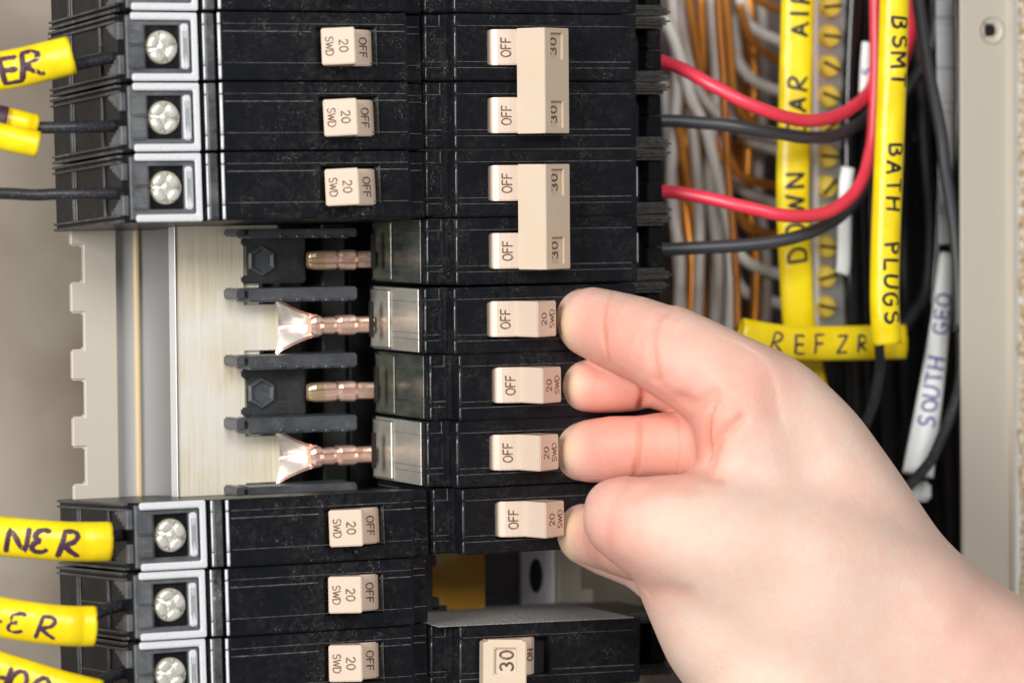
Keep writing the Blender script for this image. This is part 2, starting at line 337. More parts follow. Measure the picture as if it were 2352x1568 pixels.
def right_details(root, z0=0, ty='gloss_black_end'):
    b = NB(); body_core(b, False)
    for v in b.verts: v.co.z += z0
    h = obj('housing', b, 'black_plastic', root, bevel=.45, seg=2)
    b = NB(); face_plate(b, 64.4)
    for v in b.verts: v.co.z += z0
    obj('face_plate', b, 'black_plastic', h, bevel=.35, seg=2)
    b = NB(); box(b, 17.2, 35.4, 3.6, 3.95, z0 - 5.6, z0 + 5.6); obj('toggle_slot', b, 'slot_black', h)
    b = NB()
    for (za, zb) in ((-9.0, -5.4), (-5.0, 5.6), (6.0, 9.0)):
        bead(b, 1.1, 6.0, z0 + za, z0 + zb, .42); bead(b, 7.5, .25, z0 + za, z0 + zb, .38)
    obj('ridge', b, 'ridge_black', h, smooth=True)
    b = NB()
    ln = [(5.9, .6, 5.8, 5.95, .16), (-4.0, .6, 5.8, 5.95, .2), (-5.6, .6, 5.8, 5.95, .14), (6.0, 8, 62.4, 0, .13), (-4.05, 8, 17.4, 0, .14), (-4.05, 36, 62.4, 0, .22), (-5.75, 8, 62.4, 0, .15)]
    seams(b, [(z + z0, *r) for z, *r in ln], 0); box(b, 5.1, 5.35, 5.8, 6.1, z0 + 5.9, z0 + 9)
    obj('mould_seam', b, 'dusty_seam', h)
    b = NB(); box(b, 5.0, 6.1, 5.7, 6.3, z0 - 2.8, z0 + 2.6); obj('vent_slot', b, 'slot_black', h)
    b = NB(); box(b, 64.5, 75.4, 20.2, 20.8, z0 - 6, z0 + 6); obj('wire_throat', b, 'slot_black', h)
    # wire end: laminated fibre fins above and below a dark throat
    b = NB()
    for zz, xx in ((8.9, 80.6), (8.2, 82.0), (7.4, 80.9), (-8.9, 81.2), (-8.2, 82.2), (-7.4, 81.2)): box(b, 64.5, xx, 12.4, 22, z0 + zz - .3, z0 + zz + .3)
    for zz in (6.6, -6.6): box(b, 64.5, 80.2, 13.4, 22, z0 + zz - .45, z0 + zz + .45)
    obj('laminated_fin', b, 'fibre_edge', h, bevel=.08)
    b = NB(); box(b, 75.5, 80.6, 15.2, 30, z0 - 6, z0 - .3); box(b, 75.9, 80.3, 15, 30, z0 + .1, z0 + 6); obj('throat_block', b, 'black_plastic', h, bevel=.3)
    # end face towards the middle of the panel with its raised clip band
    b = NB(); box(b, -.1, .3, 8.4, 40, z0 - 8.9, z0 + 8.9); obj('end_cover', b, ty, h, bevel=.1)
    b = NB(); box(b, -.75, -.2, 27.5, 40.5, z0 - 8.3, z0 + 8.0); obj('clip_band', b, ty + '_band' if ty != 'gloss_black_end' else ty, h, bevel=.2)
    b = NB()
    for zz in (5.2, -3.6, -5.3): box(b, -.18, 0, 7, 27, z0 + zz, z0 + zz + .12)
    for (ya, yb, za, zb) in ((27.2, 41, 8.05, 8.2), (27.2, 41, -8.5, -8.35)): box(b, -.82, -.3, ya, yb, z0 + za, z0 + zb)
    obj('edge_line', b, 'dusty_seam', h)
    b = NB(); box(b, -5.5, -4.7, 29, 31, z0 - 5.2, z0 + 5.0); obj('contact_slot', b, 'slot_black', h, bevel=.1)
    return h
def rowz(i): return -PT * (i + .5)
def right_single(i, label, dz=0):
    r = thing('circuit_breaker', (0, 0, rowz(i) + dz), label, 'circuit breaker', 'single-pole breakers of the right column')
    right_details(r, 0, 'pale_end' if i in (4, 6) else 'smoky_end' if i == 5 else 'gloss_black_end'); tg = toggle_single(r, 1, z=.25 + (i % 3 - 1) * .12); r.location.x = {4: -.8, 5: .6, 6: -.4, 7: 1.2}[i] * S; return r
def tie_cap(root, za, zb, nums):
    e0, e1 = Vector((29.7, -11.4)), Vector((39.9, -6.0)); d = (e1 - e0).normalized(); n = Vector((d.y, -d.x)); n = n if n.y < 0 else -n; L = (e1 - e0).length
    b = NB(); prism(b, [(26.0, -3.0)] + [tuple(e0 - n * 1.0 + d * .15), tuple(e1 - n * 1.0), (38.6, -1.0), (27.0, -1.0)], za, zb); t = obj('handle_tie', b, 'tie_ivory', root, bevel=.3, seg=2)
    b = NB(); prism(b, [(25.7, -2.6), (25.2, -2.6), tuple(e0), tuple(e0 - n * 1.25 + d * .25), (26.3, -2.9)], za - .12, zb + .12); obj('tie_flank', b, 'tie_ivory', t, bevel=.25, seg=2)
    vsx = [za - .1]; 
    for q in sorted(nums): vsx += [q - 3.55, q + 3.75]
    vsx += [zb + .1]; b = NB()
    grid_plate(b, [0.02, L * .25, L * .74, L], vsx, lambda i, j: i == 1 and j % 2 == 1, lambda u, v, h: (*(e0 + d * u + n * h), v), 1.0)
    obj('end_plate', b, 'tie_ivory', t, bevel=.16, seg=2)
    b = NB()
    for q in nums: lettering(b, '30', lambda tx, ty, h, q=q: (*(e0 + d * (L * .46 - ty) + n * (h - .94)), q + tx + .1), 2.9, .26, .3, thick=.08, sq=1.05)
    obj('rating_lettering', b, 'print_brown', t)
def right_double(i, label, dz=0, lab=False):
    r = thing('double_pole_breaker', (0, 0, rowz(i + .5) + dz), label, 'circuit breaker', 'double-pole breakers of the right column')
    for zz in (PT / 2, -PT / 2):
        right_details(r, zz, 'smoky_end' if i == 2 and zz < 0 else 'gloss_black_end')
        prof = [(18.0, 3), (18.3, 1.6), (19.0, .5), (20.2, -.5), (21.6, -1.25), (23.2, -1.8), (25.6, -2.2), (28.2, -8.5), (34, -5), (34, 3)]
        b = NB(); prism(b, prof, zz - 5, zz + 5); t = obj('toggle', b, 'toggle_ivory', r, bevel=.28, seg=2)
        b = NB(); lettering(b, 'OFF', lambda tx, ty, h: (22.3 - ty, -1.25 - (.7 - ty) * .36 - .11 - h, zz + tx), 2.5, .19, .2, thick=.05); obj('off_lettering', b, 'print_brown', t)
        b = NB(); box(b, 25.4, 25.5, -2.35, -2, zz - 4.9, zz + 4.9)
        if lab:
            b2 = NB(); box(b2, 65.2, 71.0, 12.0, 13.4, zz - 5, zz + 4.8); obj('white_tab', b2, 'white_sleeve', r, bevel=.7, seg=3)
        b.free()
    tie_cap(r, -PT / 2 - 5.1, PT / 2 + 5.1, [PT / 2, -PT / 2]); return r
right_double(0, 'black double-pole breaker with tied 30 handles, topmost pair above the red wires')
right_double(2, 'black double-pole breaker with tied 30 handles, the pair just above the fingers', lab=True)
right_single(4, 'black 20 SWD breaker under the topmost, longest finger', -.35)
right_single(5, 'black 20 SWD breaker pressed by the second fingertip from the top', -.1)
right_single(6, 'black 20 SWD breaker pressed by the third fingertip', .2)
right_single(7, 'black 20 SWD breaker next to the thumb, lowest in the row of pressed ones', .2)
r = thing('double_pole_breaker', (0, 0, rowz(-1)), 'black breaker cut off by the top edge of the picture, right column', 'circuit breaker', None)
right_details(r, 0)
# lower right breaker switched ON
def right_on():
    i = 9; r = thing('double_pole_breaker', (0, 0, rowz(9) - .2), 'black breaker switched ON with a wide 30 handle and dusty top, bottom right', 'circuit breaker', None, rot=(0, math.radians(.9), 0))
    right_details(r, 0)
    prof = [(39.2, 3), (38.8, 1.2), (38, -.2), (36.5, -1.2), (34.5, -1.9), (31.9, -2.2), (29.2, -9.0), (22, -5), (22, 3)]
    prof = [(31.0, 3), (30.8, 1), (30.2, -.3), (28.8, -1.4), (27, -2), (25, -2.4), (22.2, -9), (14, -5), (14, 3)]
    b = NB(); prism(b, prof, -5.2, 5.4); t = obj('toggle', b, 'toggle_ivory', r, bevel=.28, seg=2)
    b = NB(); lettering(b, 'ON', lambda tx, ty, h: (28.3 - ty, -1.75 - (ty) * .38 - .08 - h, tx + .6), 2.0, .19, .25, thick=.14); obj('on_lettering', b, 'print_brown', t)
    e0, e1 = Vector((22.3, -11.8)), Vector((11.2, -7.0)); d = (e1 - e0).normalized(); n = Vector((d.y, -d.x)); n = n if n.y < 0 else -n; L = (e1 - e0).length
    b = NB(); prism(b, [(24.4, -3.2), tuple(e0 - n * 1.02), tuple(e1 - n * 1.02), (12.5, -1.5), (23.8, -1)], -24, 5.3); k = obj('handle_tie', b, 'tie_ivory', r, bevel=.3, seg=2)
    b = NB(); grid_plate(b, [0, L * .22, L * .74, L], [-24.1, -3.7, 3.7, 5.6], lambda i, j: i == 1 and j == 1, lambda u, v, h: (*(e0 + d * u + n * h), v), 1.0); obj('end_plate', b, 'tie_ivory', k, bevel=.3, seg=2)
    b = NB(); grid_plate(b, [L * .08, L * .9], [5.4, 6.1], lambda i, j: False, lambda u, v, h: (*(e0 + d * u + n * (h - .5)), v), 2.0); obj('top_step', b, 'tie_ivory', k, bevel=.2)
    b = NB(); lettering(b, '30', lambda tx, ty, h: (*(e0 + d * (L * .46 + ty) + n * (h - .93)), tx + .2), 3.6, .33, .3, thick=.1); obj('rating_lettering', b, 'print_brown', k)
    b = NB(); box(b, .8, 62.6, .8, 43.8, 9.26, 9.5); obj('dust_layer', b, 'top_dust', r, bevel=.1)
right_on()

# ---- left column: lug frame, screw, label and wire throat are in view
def screw(parent, x, z, rotd, idx):
    fn = lambda a, b, h: (x + a, 6.9 - h, z + b)
    b = NB(); disc(b, fn, 4.75, 1.5, 36, .15, 4.45); sc = obj('terminal_screw', b, 'screw_recess', parent, bevel=.12, seg=2)
    b = NB(); ang = math.radians(rotd)
    for k in range(4):
        a0 = ang + k * math.pi / 2; cx, cz = 2.85 * c(a0), 2.85 * s(a0); n = 14; R = []
        for rr, hh in ((1.0, 1.35), (.97, 1.85), (.75, 2.05), (.35, 2.1)):
            R.append([b.verts.new(fn(cx + (1.42 * rr * c(t)) * c(a0) - (2.05 * rr * s(t)) * s(a0), cz + (1.42 * rr * c(t)) * s(a0) + (2.05 * rr * s(t)) * c(a0), hh)) for t in [2 * math.pi * j / n for j in range(n)]])
        for A, D in zip(R, R[1:]):
            for j in range(n): b.faces.new([A[j], A[(j + 1) % n], D[(j + 1) % n], D[j]])
        b.faces.new(R[-1])
    disc(b, lambda a, q, h: fn(a, q, 1.5 + h), 1.5, .25, 12, .2, 1.1)
    # two driver bars worn across the head
    for q in (0, 1):
        a0 = ang + math.pi / 4 + q * math.pi / 2; dx, dz = c(a0), s(a0)
        vv = [b.verts.new(fn(dx * e * 4.1 - dz * f * .42, dz * e * 4.1 + dx * f * .42, hh)) for hh in (1.3, 1.66 + q * .05) for e, f in ((-1, -1), (1, -1), (1, 1), (-1, 1))]
        for f in ((0, 1, 2, 3), (7, 6, 5, 4), (0, 4, 5, 1), (1, 5, 6, 2), (2, 6, 7, 3), (3, 7, 4, 0)): b.faces.new([vv[i] for i in f])
    obj('screw_petals', b, 'screw_metal', sc, smooth=True, weld=False)
def left_breaker(i, label, screwrot, dz=0, seed=0, toggle=True):
    r = thing('circuit_breaker', (0, 0, rowz(i) + dz), label, 'circuit breaker', 'single-pole breakers of the left column', rot=(math.radians(TILT), math.pi, 0))
    b = NB(); body_core(b, True); h = obj('housing', b, 'black_plastic', r, bevel=.35, seg=2)
    b = NB(); face_plate(b, 62.9, 1.0); obj('face_plate', b, 'black_plastic', h, bevel=.35, seg=2)
    b = NB(); box(b, 16.2, 34.4, 3.6, 3.95, -5.6, 5.6); obj('toggle_slot', b, 'slot_black', h)
    b = NB(); box(b, 16.45, 16.65, .05, 3.6, -5.2, 5.2); obj('slot_lip', b, 'dusty_seam', h)
    b = NB()
    for za, zb in ((-9.0, -6.1), (-5.8, 5.0), (5.3, 9.0)): bead(b, 62.9, .5, za, zb, .45); bead(b, 66.6, 2.7, za, zb, .3)
    obj('ridge', b, 'highlight_grey', h, smooth=True)  # ridge highlight put into a pale colour
    b = NB()
    for z, x0, x1, y, w in [(-6.1, 8, 62, 0, .14), (-4.2, 8, 17.4, 0, .26), (-4.0, 36, 62, 0, .26), (4.6, 8, 62, 0, .15), (-5.9, 63.5, 66.5, 2.65, .2), (5.0, 63.5, 66.5, 2.65, .2), (-4.1, 1, 5.6, 5.9, .3), (-6.0, 1, 5.6, 5.9, .2), (4.7, 1, 5.6, 5.9, .2)]: box(b, x0, x1, y - .06, y + .4, z - w / 2, z + w / 2)
    obj('mould_seam', b, 'dusty_seam', h)
    b = NB(); box(b, 63.6, 66.3, 2.2, 3, -9.15, 9.15); obj('dusty_rib', b, 'dusty_black_plastic', h, bevel=.3)
    # lug opening: a ring with its highlight painted in, and a stepped inner ledge
    b = NB(); grid_plate(b, [67.9, 69.6, 87.0], [-9.25, -7.3, 7.3, 9.25], lambda i, j: i == 1 and j == 1, lambda a, q, hh: (a, 3.5 - hh, q), 1.2); obj('lug_frame', b, 'highlight_grey', h, bevel=.3, seg=2)
    b = NB(); grid_plate(b, [69.5, 72.6, 82.6, 88.0], [-8.6, -5.9, 5.9, 8.6], lambda i, j: i == 1 and j == 1, lambda a, q, hh: (a, 4.9 - hh, q), 1.5); obj('lug_ledge', b, 'lug_grey', h, bevel=.25)
    b = NB(); box(b, 72.4, 82.8, 6.3, 6.7, -6.1, 6.1); obj('screw_well', b, 'black_plastic', h)
    b = NB(); box(b, 83.2, 87.8, 3.7, 5.6, .35, 6.0); box(b, 83.2, 87.8, 3.7, 5.6, -6.0, -.35); obj('clamp_jaw', b, 'lug_grey', h, bevel=.5, seg=2)
    b = NB(); box(b, 70.3, 72.5, 4.0, 5.2, -6.0 + .3 * (seed % 3 - 1), 6.0 + .2 * (seed % 2)); st = obj('rating_sticker', b, 'sticker', h, bevel=.4, seg=2)
    b = NB()
    for q in range(5): box(b, 70.9 + q * .28, 71.0 + q * .28, 3.93, 4.1, -4.4 + (q % 2) * 2, 4.2 - (q * 7 % 3))
    obj('small_print', b, 'lug_grey', st)
    b = NB(); box(b, 69.6, 72.4, 4.7, 5.3, -.13, .13); box(b, 82.4, 83.3, 4.6, 5.3, -.15, .15); obj('clamp_crack', b, 'slot_black', h)
    screw(h, 77.7, 0, screwrot, seed)
    # wire end (faces outward): rails, ribs and the stepped clamp mouth
    b = NB()
    for z0, z1 in ((-9.2, -8.4), (8.4, 9.2), (-7.6, -6.9), (6.9, 7.6)): box(b, 88.0, 89.8, 10, 65, z0, z1)
    for y0, y1 in ((23.5, 25.0), (47, 48.4)): box(b, 88.1, 89.0, y0, y1, -7, 7)
    box(b, 88.1, 89.2, 48.4, 50, -7, 7); box(b, 88.1, 88.8, 25, 47, -.3, .3)
    obj('end_rib', b, 'dusty_black_plastic', h, bevel=.2)
    b = NB(); rr = random.Random(seed)
    for k in range(5):
        for sg in (-1, 1): box(b, 87.6, 89.4 - .12 * k, 7.6 + k * 2.2, 9.9 + k * 2.2, sg * (1.9 + k * .9 + rr.random() * .3), sg * (7.4 - rr.random() * .6))
    obj('clamp_step', b, 'lug_grey', h, bevel=.2)
    b = NB(); box(b, 88.32, 88.5, 25.5, 46.5, 1.2, 6.6); box(b, 88.32, 88.5, 25.5, 46.5, -6.6, -1.2); obj('end_window', b, 'black_plastic', h, bevel=.05)
    tg = toggle_single(r, -1, z=-.3 if i > 4 else .3); tg.location.x = -.001; tg.rotation_euler = (0, math.radians(rr.uniform(-1.2, 1.2)), 0)
    r.location.x = {0: 0, 1: .4, 2: .7, 7: .8, 8: .4, 9: .3}.get(i, 0) * S
    return r
TILT = 3.2
left_breaker(-1, 'black breaker cut off by the top edge of the picture, left column', 45, 0, 3, True)
left_breaker(0, 'black 20 SWD breaker fed by the wire of the uppermost yellow ER sleeve', 62, 0, 0)
left_breaker(1, 'black 20 SWD breaker fed through the short split yellow sleeve', 40, 0, 1)
left_breaker(2, 'black 20 SWD breaker fed by a plain black wire, just above the bus bar', 45, 0, 2)
left_breaker(7, 'black 20 SWD breaker fed through the NER sleeve, just below the open bus bar', 30, .55, 4)
left_breaker(8, 'black 20 SWD breaker with a grey smudge beside its handle, second below the bus bar', 20, .6, 5)
left_breaker(9, 'black 20 SWD breaker with its handle cut by the bottom edge, left column', 35, .65, 6)
mat('gutter_shade_brown', (.13, .10, .09), .6)  # tone for the shade at the back of the gutter
# ================================================================ bus bar between the columns
bus = thing('bus_bar', (-30, 42, -87), 'bare aluminium bus bar with copper stabs and black insulators where three breakers are missing', 'bus bar')
BO = Vector((-30, 42, -87))
def sub(bm, o=BO):
    for v in bm.verts: v.co -= o
    return bm
def bx(pts, Y0, Y1, inset=0):                # box whose front face (at Y0) spans two photo corners
    a, b_ = U(pts[0], pts[1], Y0), U(pts[2], pts[3], Y0); bm = NB(); box(bm, min(a.x, b_.x), max(a.x, b_.x), Y0, Y1, min(a.z, b_.z), max(a.z, b_.z)); return bm
us_ = [U(x, 784, 42).x - BO.x for x in (408, 562, 640)]; vs_ = sorted(U(560, y, 42).z - BO.z for y in (470, 545, 700, 806, 1002, 1110, 1200)); b = NB()
grid_plate(b, us_, vs_, lambda i, j: i == 1 and j % 2 == 0, lambda u, v, h: (u, 0 - h, v), 3); pl = obj('bus_plate', b, 'bus_aluminium', bus, bevel=.15)
obj('plate_edge', sub(bx((402, 470, 408.5, 1200), 41.2, 46)), 'bright_edge', bus, bevel=.1)
obj('bus_web', sub(bx((559, 480, 600, 1200), 43.2, 45.5)), 'bus_aluminium', bus)
obj('insulator_base', sub(bx((600, 470, 1000, 1200), 62, 70)), 'insulator_black', bus)
for x0, x1, YY, m in ((640, 700, 54, 'insulator_black'), (738, 800, 50, 'insulator_black'), (800, 812, 53, 'insulator_grey')):
    obj('insulator_rib', sub(bx((x0, 470, x1, 1200), YY, 62)), m, bus, bevel=.5)
for y0 in (537, 840):                        # insulator blocks with a hexagonal boss
    b = bx((572, y0 + 6, 704, y0 + 112), 41, 50); box_ = b
    for (xa, ya, xb, yb) in ((556, y0 + 8, 580, y0 + 28), (556, y0 + 96, 580, y0 + 114)):
        p, q = U(xa, ya, 41), U(xb, yb, 41); box(b, min(p.x, q.x), max(p.x, q.x), 40.9, 50, min(p.z, q.z), max(p.z, q.z))
    blk = obj('insulator_block', sub(b), 'insulator_black', bus, bevel=.5, seg=2)
    ct = U(600, y0 + 62, 41); b = NB()
    def hexr(r, h): return [b.verts.new((ct.x + r * s(k * math.pi / 3) - BO.x, 41 - h - BO.y, ct.z + r * c(k * math.pi / 3) - BO.z)) for k in range(6)]
    A, D, E_, F_ = hexr(4.6, -.05), hexr(4.3, 1.0), hexr(3.4, 1.0), hexr(3.3, .2)
    for X_, Y_ in ((A, D), (D, E_), (E_, F_)):
        for k in range(6): b.faces.new([X_[k], X_[(k + 1) % 6], Y_[(k + 1) % 6], Y_[k]])
    b.faces.new(F_); obj('hex_boss', b, 'insulator_grey', blk, bevel=.15)
for k, (yl, yr, w) in enumerate(((536, 528, 16), (676, 672, 25), (830, 822, 24), (975, 968, 26), (1130, 1126, 22))):
    for part in (0, 1):
        x0, x1 = ((545, 564), (573, 822))[part]
        b = bx((x0, yl - w / 2, x1, yl + w / 2), 31.5, 44); rl = obj('insulator_rail', sub(b), 'insulator_grey', bus, bevel=.5, seg=2)
    b = NB()
    for q in range(5):
        xa = 640 + q * 34 + (q * 13 % 9); p, q2 = U(xa, yl + w / 2 - 6, 32), U(xa + 16, yl + w / 2 + 3, 32); box(b, p.x, q2.x, 31.2, 40, q2.z, p.z)
    obj('moulded_clip', sub(b), 'insulator_grey', rl, bevel=.4)
for k, (yc, flare) in enumerate(((597, False), (747, True), (899, False), (1046, True))):
    z0 = U(780, yc, 36).z
    b = NB(); prof = [(700, 1.9), (722, 2.5), (742, 2.75), (768, 2.7), (775, 2.2), (783, 2.75), (812, 2.85), (820, 2.3), (832, 2.35), (857, 2.3)] if not flare else [(712, 2.0), (720, 2.9), (732, 3.0), (742, 2.3), (765, 2.45), (772, 2.0), (780, 2.75), (812, 2.8), (820, 2.25), (857, 2.3)]
    def bar(b, prof, rf):
        R = []
        for px, hh in prof:
            x = U(px, yc, 36).x
            R.append([b.verts.new((x, 36 - dy * rf * (hh / 2.6) ** 1.5, z0 + dz * hh + .12 * noise.noise(Vector((px * .05, yc, 0))))) for dz, dy in ((1, -3), (1, .6), (.82, 1.25), (.36, 1.5), (.26, .9), (-.26, .9), (-.36, 1.5), (-.82, 1.25), (-1, .6), (-1, -3))])
        for A, D in zip(R, R[1:]):
            for j in range(10): b.faces.new([A[j], A[(j + 1) % 10], D[(j + 1) % 10], D[j]])
        b.faces.new(R[0]); b.faces.new(R[-1][::-1])
    bar(b, prof[2:] if not flare else prof, 1.0); st = obj('stab', sub(b), 'stab_copper', bus, bevel=.12)
    if not flare:
        b = NB(); bar(b, [(707, 1.5), (712, 2.3), (722, 2.65), (745.5, 2.75)], 1.0); obj('stab_tip', sub(b), 'brass_tip', st, bevel=.15)
    else:
        for m, e in (('tinned', 0), ('stab_copper', 1)):
            b = NB(); R = []
            for q in range(13):
                t = q / 12; px = 638 + 80 * t; hw = 2.4 + 4.9 * (1 - t) ** 1.7; row = []
                for j in range(13):
                    v = (j / 12 * 2 - 1); dep = 42 - 5.0 * t ** 1.3 + 2.3 * math.sin(math.pi * min(1, .25 + t * .8)) * (1 - abs(v)) ** 1.2 - 2.2 * abs(v) * math.sin(math.pi * t) + .35 * noise.noise(Vector((t * 5, v * 3, yc))) + e * .45
                    row.append(b.verts.new((U(px, yc, 41).x, dep, z0 + v * (hw + e * .75))))
                R.append(row)
            for A, D in zip(R, R[1:]):
                for j in range(12): b.faces.new([A[j], A[j + 1], D[j + 1], D[j]])
            bmesh.ops.solidify(b, geom=b.faces[:], thickness=.3)
            obj('flare' if not e else 'flare_edge', sub(b), m, st, smooth=True)
# ================================================================ enclosure
enc = tag(obj('electrical_enclosure', bx((-700, -500, 2600, 2100), 118, 120), 'painted_back'), 'beige painted steel enclosure of the electrical panel, back wall and right-hand rim', 'enclosure')
def notched_rail(name, x0, xn, x1, YY, m, ys, right=False):
    a = U(x0, 784, YY).x; nn = U(xn, 784, YY).x; e = U(x1, 784, YY).x
    vz = sorted(U(x0, y, YY).z for y in ys); b = NB(); us = [a, nn, e] if not right else [e, nn, a]; us = sorted((a, nn, e))
    hol = (lambda i, j: i == 0 and j % 2 == 0) if not right else (lambda i, j: i == 1 and j % 2 == 0)
    grid_plate(b, us, vz, hol, lambda u, v, h: (u, YY - h, v), 1.6)
    return obj(name, b, m, enc, bevel=.55, seg=3)
ys = []
for k in range(-2, 9): ys += [565 + 154.5 * k - 0, 565 + 154.5 * k + 83]
ys = sorted(ys); notched_rail('notched_rail', 164, 193, 272, 61, 'painted_beige', ys[1:] if len(ys) % 2 else ys)
b = bx((262, 300, 402, 1400), 64, 66); obj('mounting_channel', b, 'channel_grey', enc)
p = U(316, 784, 63.6); b = NB(); Sweep([(p.x, 63.8, 60), (p.x, 63.8, -90), (p.x, 63.8, -240)], 1.0, .8, 3).mesh(b); obj('channel_bead', b, 'seam_brass', enc, smooth=True)
# lower right opening under the pressed breakers
obj('bus_end_plate', bx((970, 1180, 1115, 1460), 40, 41.5), 'yellow_plate', enc)
obj('insulator_corner', bx((930, 1180, 996, 1460), 36, 39), 'insulator_black', enc, bevel=.4)
b = NB()
for (xa, ya, xb, yb) in ((990, 1275, 1003, 1300), (990, 1372, 1010, 1400), (990, 1392, 1028, 1420)):
    p, q = U(xa, ya, 36.2), U(xb, yb, 36.2); box(b, p.x, q.x, 36.3, 38.9, q.z, p.z)
obj('insulator_step', b, 'insulator_black', enc, bevel=.3)
obj('dark_channel', bx((1110, 1180, 1200, 1460), 55, 57), 'dark_steel', enc)
obj('channel_web', bx((1198, 1180, 1270, 1460), 53, 55), 'web_grey', enc, bevel=.3)
p = U(1231, 1321, 52.9); b = NB(); disc(b, lambda a, q, h: (p.x + a * .42, p.y - h, p.z + q), 5.2, .05, 30); obj('channel_hole', b, 'slot_black', enc)
obj('channel_lip', bx((1268, 1180, 1280, 1460), 50, 55), 'bright_edge', enc, bevel=.4)
notched_rail('notched_rail', 1278, 1335, 1361, 50, 'painted_beige', [1090, 1140, 1245, 1357, 1430, 1480], True)
b = NB(); p, q = U(1480, -400, 112), U(2500, 2000, 112); box(b, p.x, q.x, 112, 113, q.z, p.z); obj('gutter_shade_sheet', b, 'gutter_shade_brown', enc)  # added dark sheet: the gutter's shade over the back wall, put into colour
# right rim of the enclosure and the plasterboard beyond
RX0, RX1 = U(2210, 784, 0).x, U(2324, 784, 0).x
hz = U(2275, 70, 0); b = NB()
grid_plate(b, [RX0, hz.x - 1.9, hz.x + 1.9, RX1], [-260, hz.z - 1.9, hz.z + 1.9, 70], lambda i, j: i == 1 and j == 1, lambda u, v, h: (u, -h, v), 1.5); obj('rim', b, 'painted_beige', enc, bevel=.35, seg=2)
b = NB(); n = 36; R = []
for rr, yy in ((4.0, -.03), (3.2, .5), (2.3, 1.3), (1.75, 1.7), (1.7, 5)): R.append([b.verts.new((hz.x + rr * c(2 * math.pi * k / n), yy - .55, hz.z + rr * s(2 * math.pi * k / n))) for k in range(n)])
for A, D in zip(R, R[1:]):
    for j in range(n): b.faces.new([A[j], A[(j + 1) % n], D[(j + 1) % n], D[j]])
b.faces.new(R[-1]); obj('rim_hole', b, 'painted_beige', enc, smooth=True)
b = NB(); p = hz; disc(b, lambda a, q, h: (p.x - .2 + a, -.1 - h, p.z + q), 1.75, .02, 24); obj('hole_shadow', b, 'slot_black', enc)
b = NB(); box(b, RX0 + 75, RX0 + 77, 1.5, 118, -260, 70); obj('side_wall', b, 'painted_back', enc)
b = NB(); box(b, RX1 - 1.2, RX1 + .15, -2.2, 6, -260, 70); obj('rim_lip', b, 'painted_beige', enc, bevel=.4, seg=2)
p = U(2330, 784, -1)
b = NB(); box(b, p.x, p.x + 60, -.5, 12, -280, 90); tag(obj('plasterboard_wall', b, 'drywall'), kind='structure')
b = NB(); N_ = 90; top = []; 
x0 = U(2343, 784, -1).x
for k in range(N_ + 1):
    z = -260 + 330 * k / N_; x = x0 + 1.1 * noise.noise(Vector((0, 0, z * .35))) + .7 * noise.noise(Vector((4, 0, z * 1.3)))
    top.append([b.verts.new((x, -.5, z)), b.verts.new((x + .3, -1.1 - .3 * noise.noise(Vector((7, 0, z)))  , z)), b.verts.new((x0 + 40, -1.2, z))])
for A, D in zip(top, top[1:]):
    for j in range(2): b.faces.new([A[j], A[j + 1], D[j + 1], D[j]])
tag(obj('torn_paper_edge', b, 'torn_board'), 'torn brown paper edge of the plasterboard at the far right', 'plasterboard edge')
# paper label on the side wall
b = NB(); p, q = U(2150, -30, 16), U(2206, 560, 16); grid_plate(b, [p.x, p.x + 3, q.x + 1], [q.z, p.z + 20], lambda i, j: False, lambda u, v, h: (u + (p.z - v) * .012, 16 - h + (u - p.x) * .15, v), .3)
tag(obj('paper_label', b, 'paper'), 'white printed paper behind the black wires at the upper right', 'paper')
# ================================================================ terminal bar with brass screws
p, q = U(1866, -60, 37), U(1950, 800, 37)
tb = thing('terminal_bar', ((p.x + q.x) / 2, 37, -60), 'grey aluminium terminal bar with a column of brass screws beside the yellow sleeve', 'terminal bar'); TO = Vector(((p.x + q.x) / 2, 37, -60))
b = NB(); box(b, p.x, q.x, 37, 47, q.z, p.z); obj('bar', sub(b, TO), 'bar_aluminium', tb, bevel=.4)
b = NB(); box(b, p.x - .4, p.x + 1.3, 35.8, 38, q.z, p.z); obj('bar_edge', sub(b, TO), 'bright_edge', tb, bevel=.3)
for k in range(-1, 11):
    y = 15 + 69 * k; x = 1908 - k * 1.2; ct = U(x, y, 36); b = NB()
    fn = lambda a, q_, h: (ct.x + a - TO.x, 36.9 - h - TO.y, ct.z + q_ - TO.z)
    disc(b, fn, 3.7, 2.1, 20, .6, 3.1); sw = obj('brass_screw', b, 'brass_screw', tb, bevel=.3)
    b = NB(); an = random.uniform(-.5, .9); dx, dz = c(an), s(an)
    vv = [b.verts.new(fn(dx * e * 2.9 - dz * f * .45, dz * e * 2.9 + dx * f * .45, hh)) for hh in (1.9, 2.75) for e, f in ((-1, -1), (1, -1), (1, 1), (-1, 1))]
    for f in ((0, 1, 2, 3), (7, 6, 5, 4), (0, 4, 5, 1), (1, 5, 6, 2), (2, 6, 7, 3), (3, 7, 4, 0)): b.faces.new([vv[i] for i in f])
    obj('screw_slot', b, 'slot_black', sw)
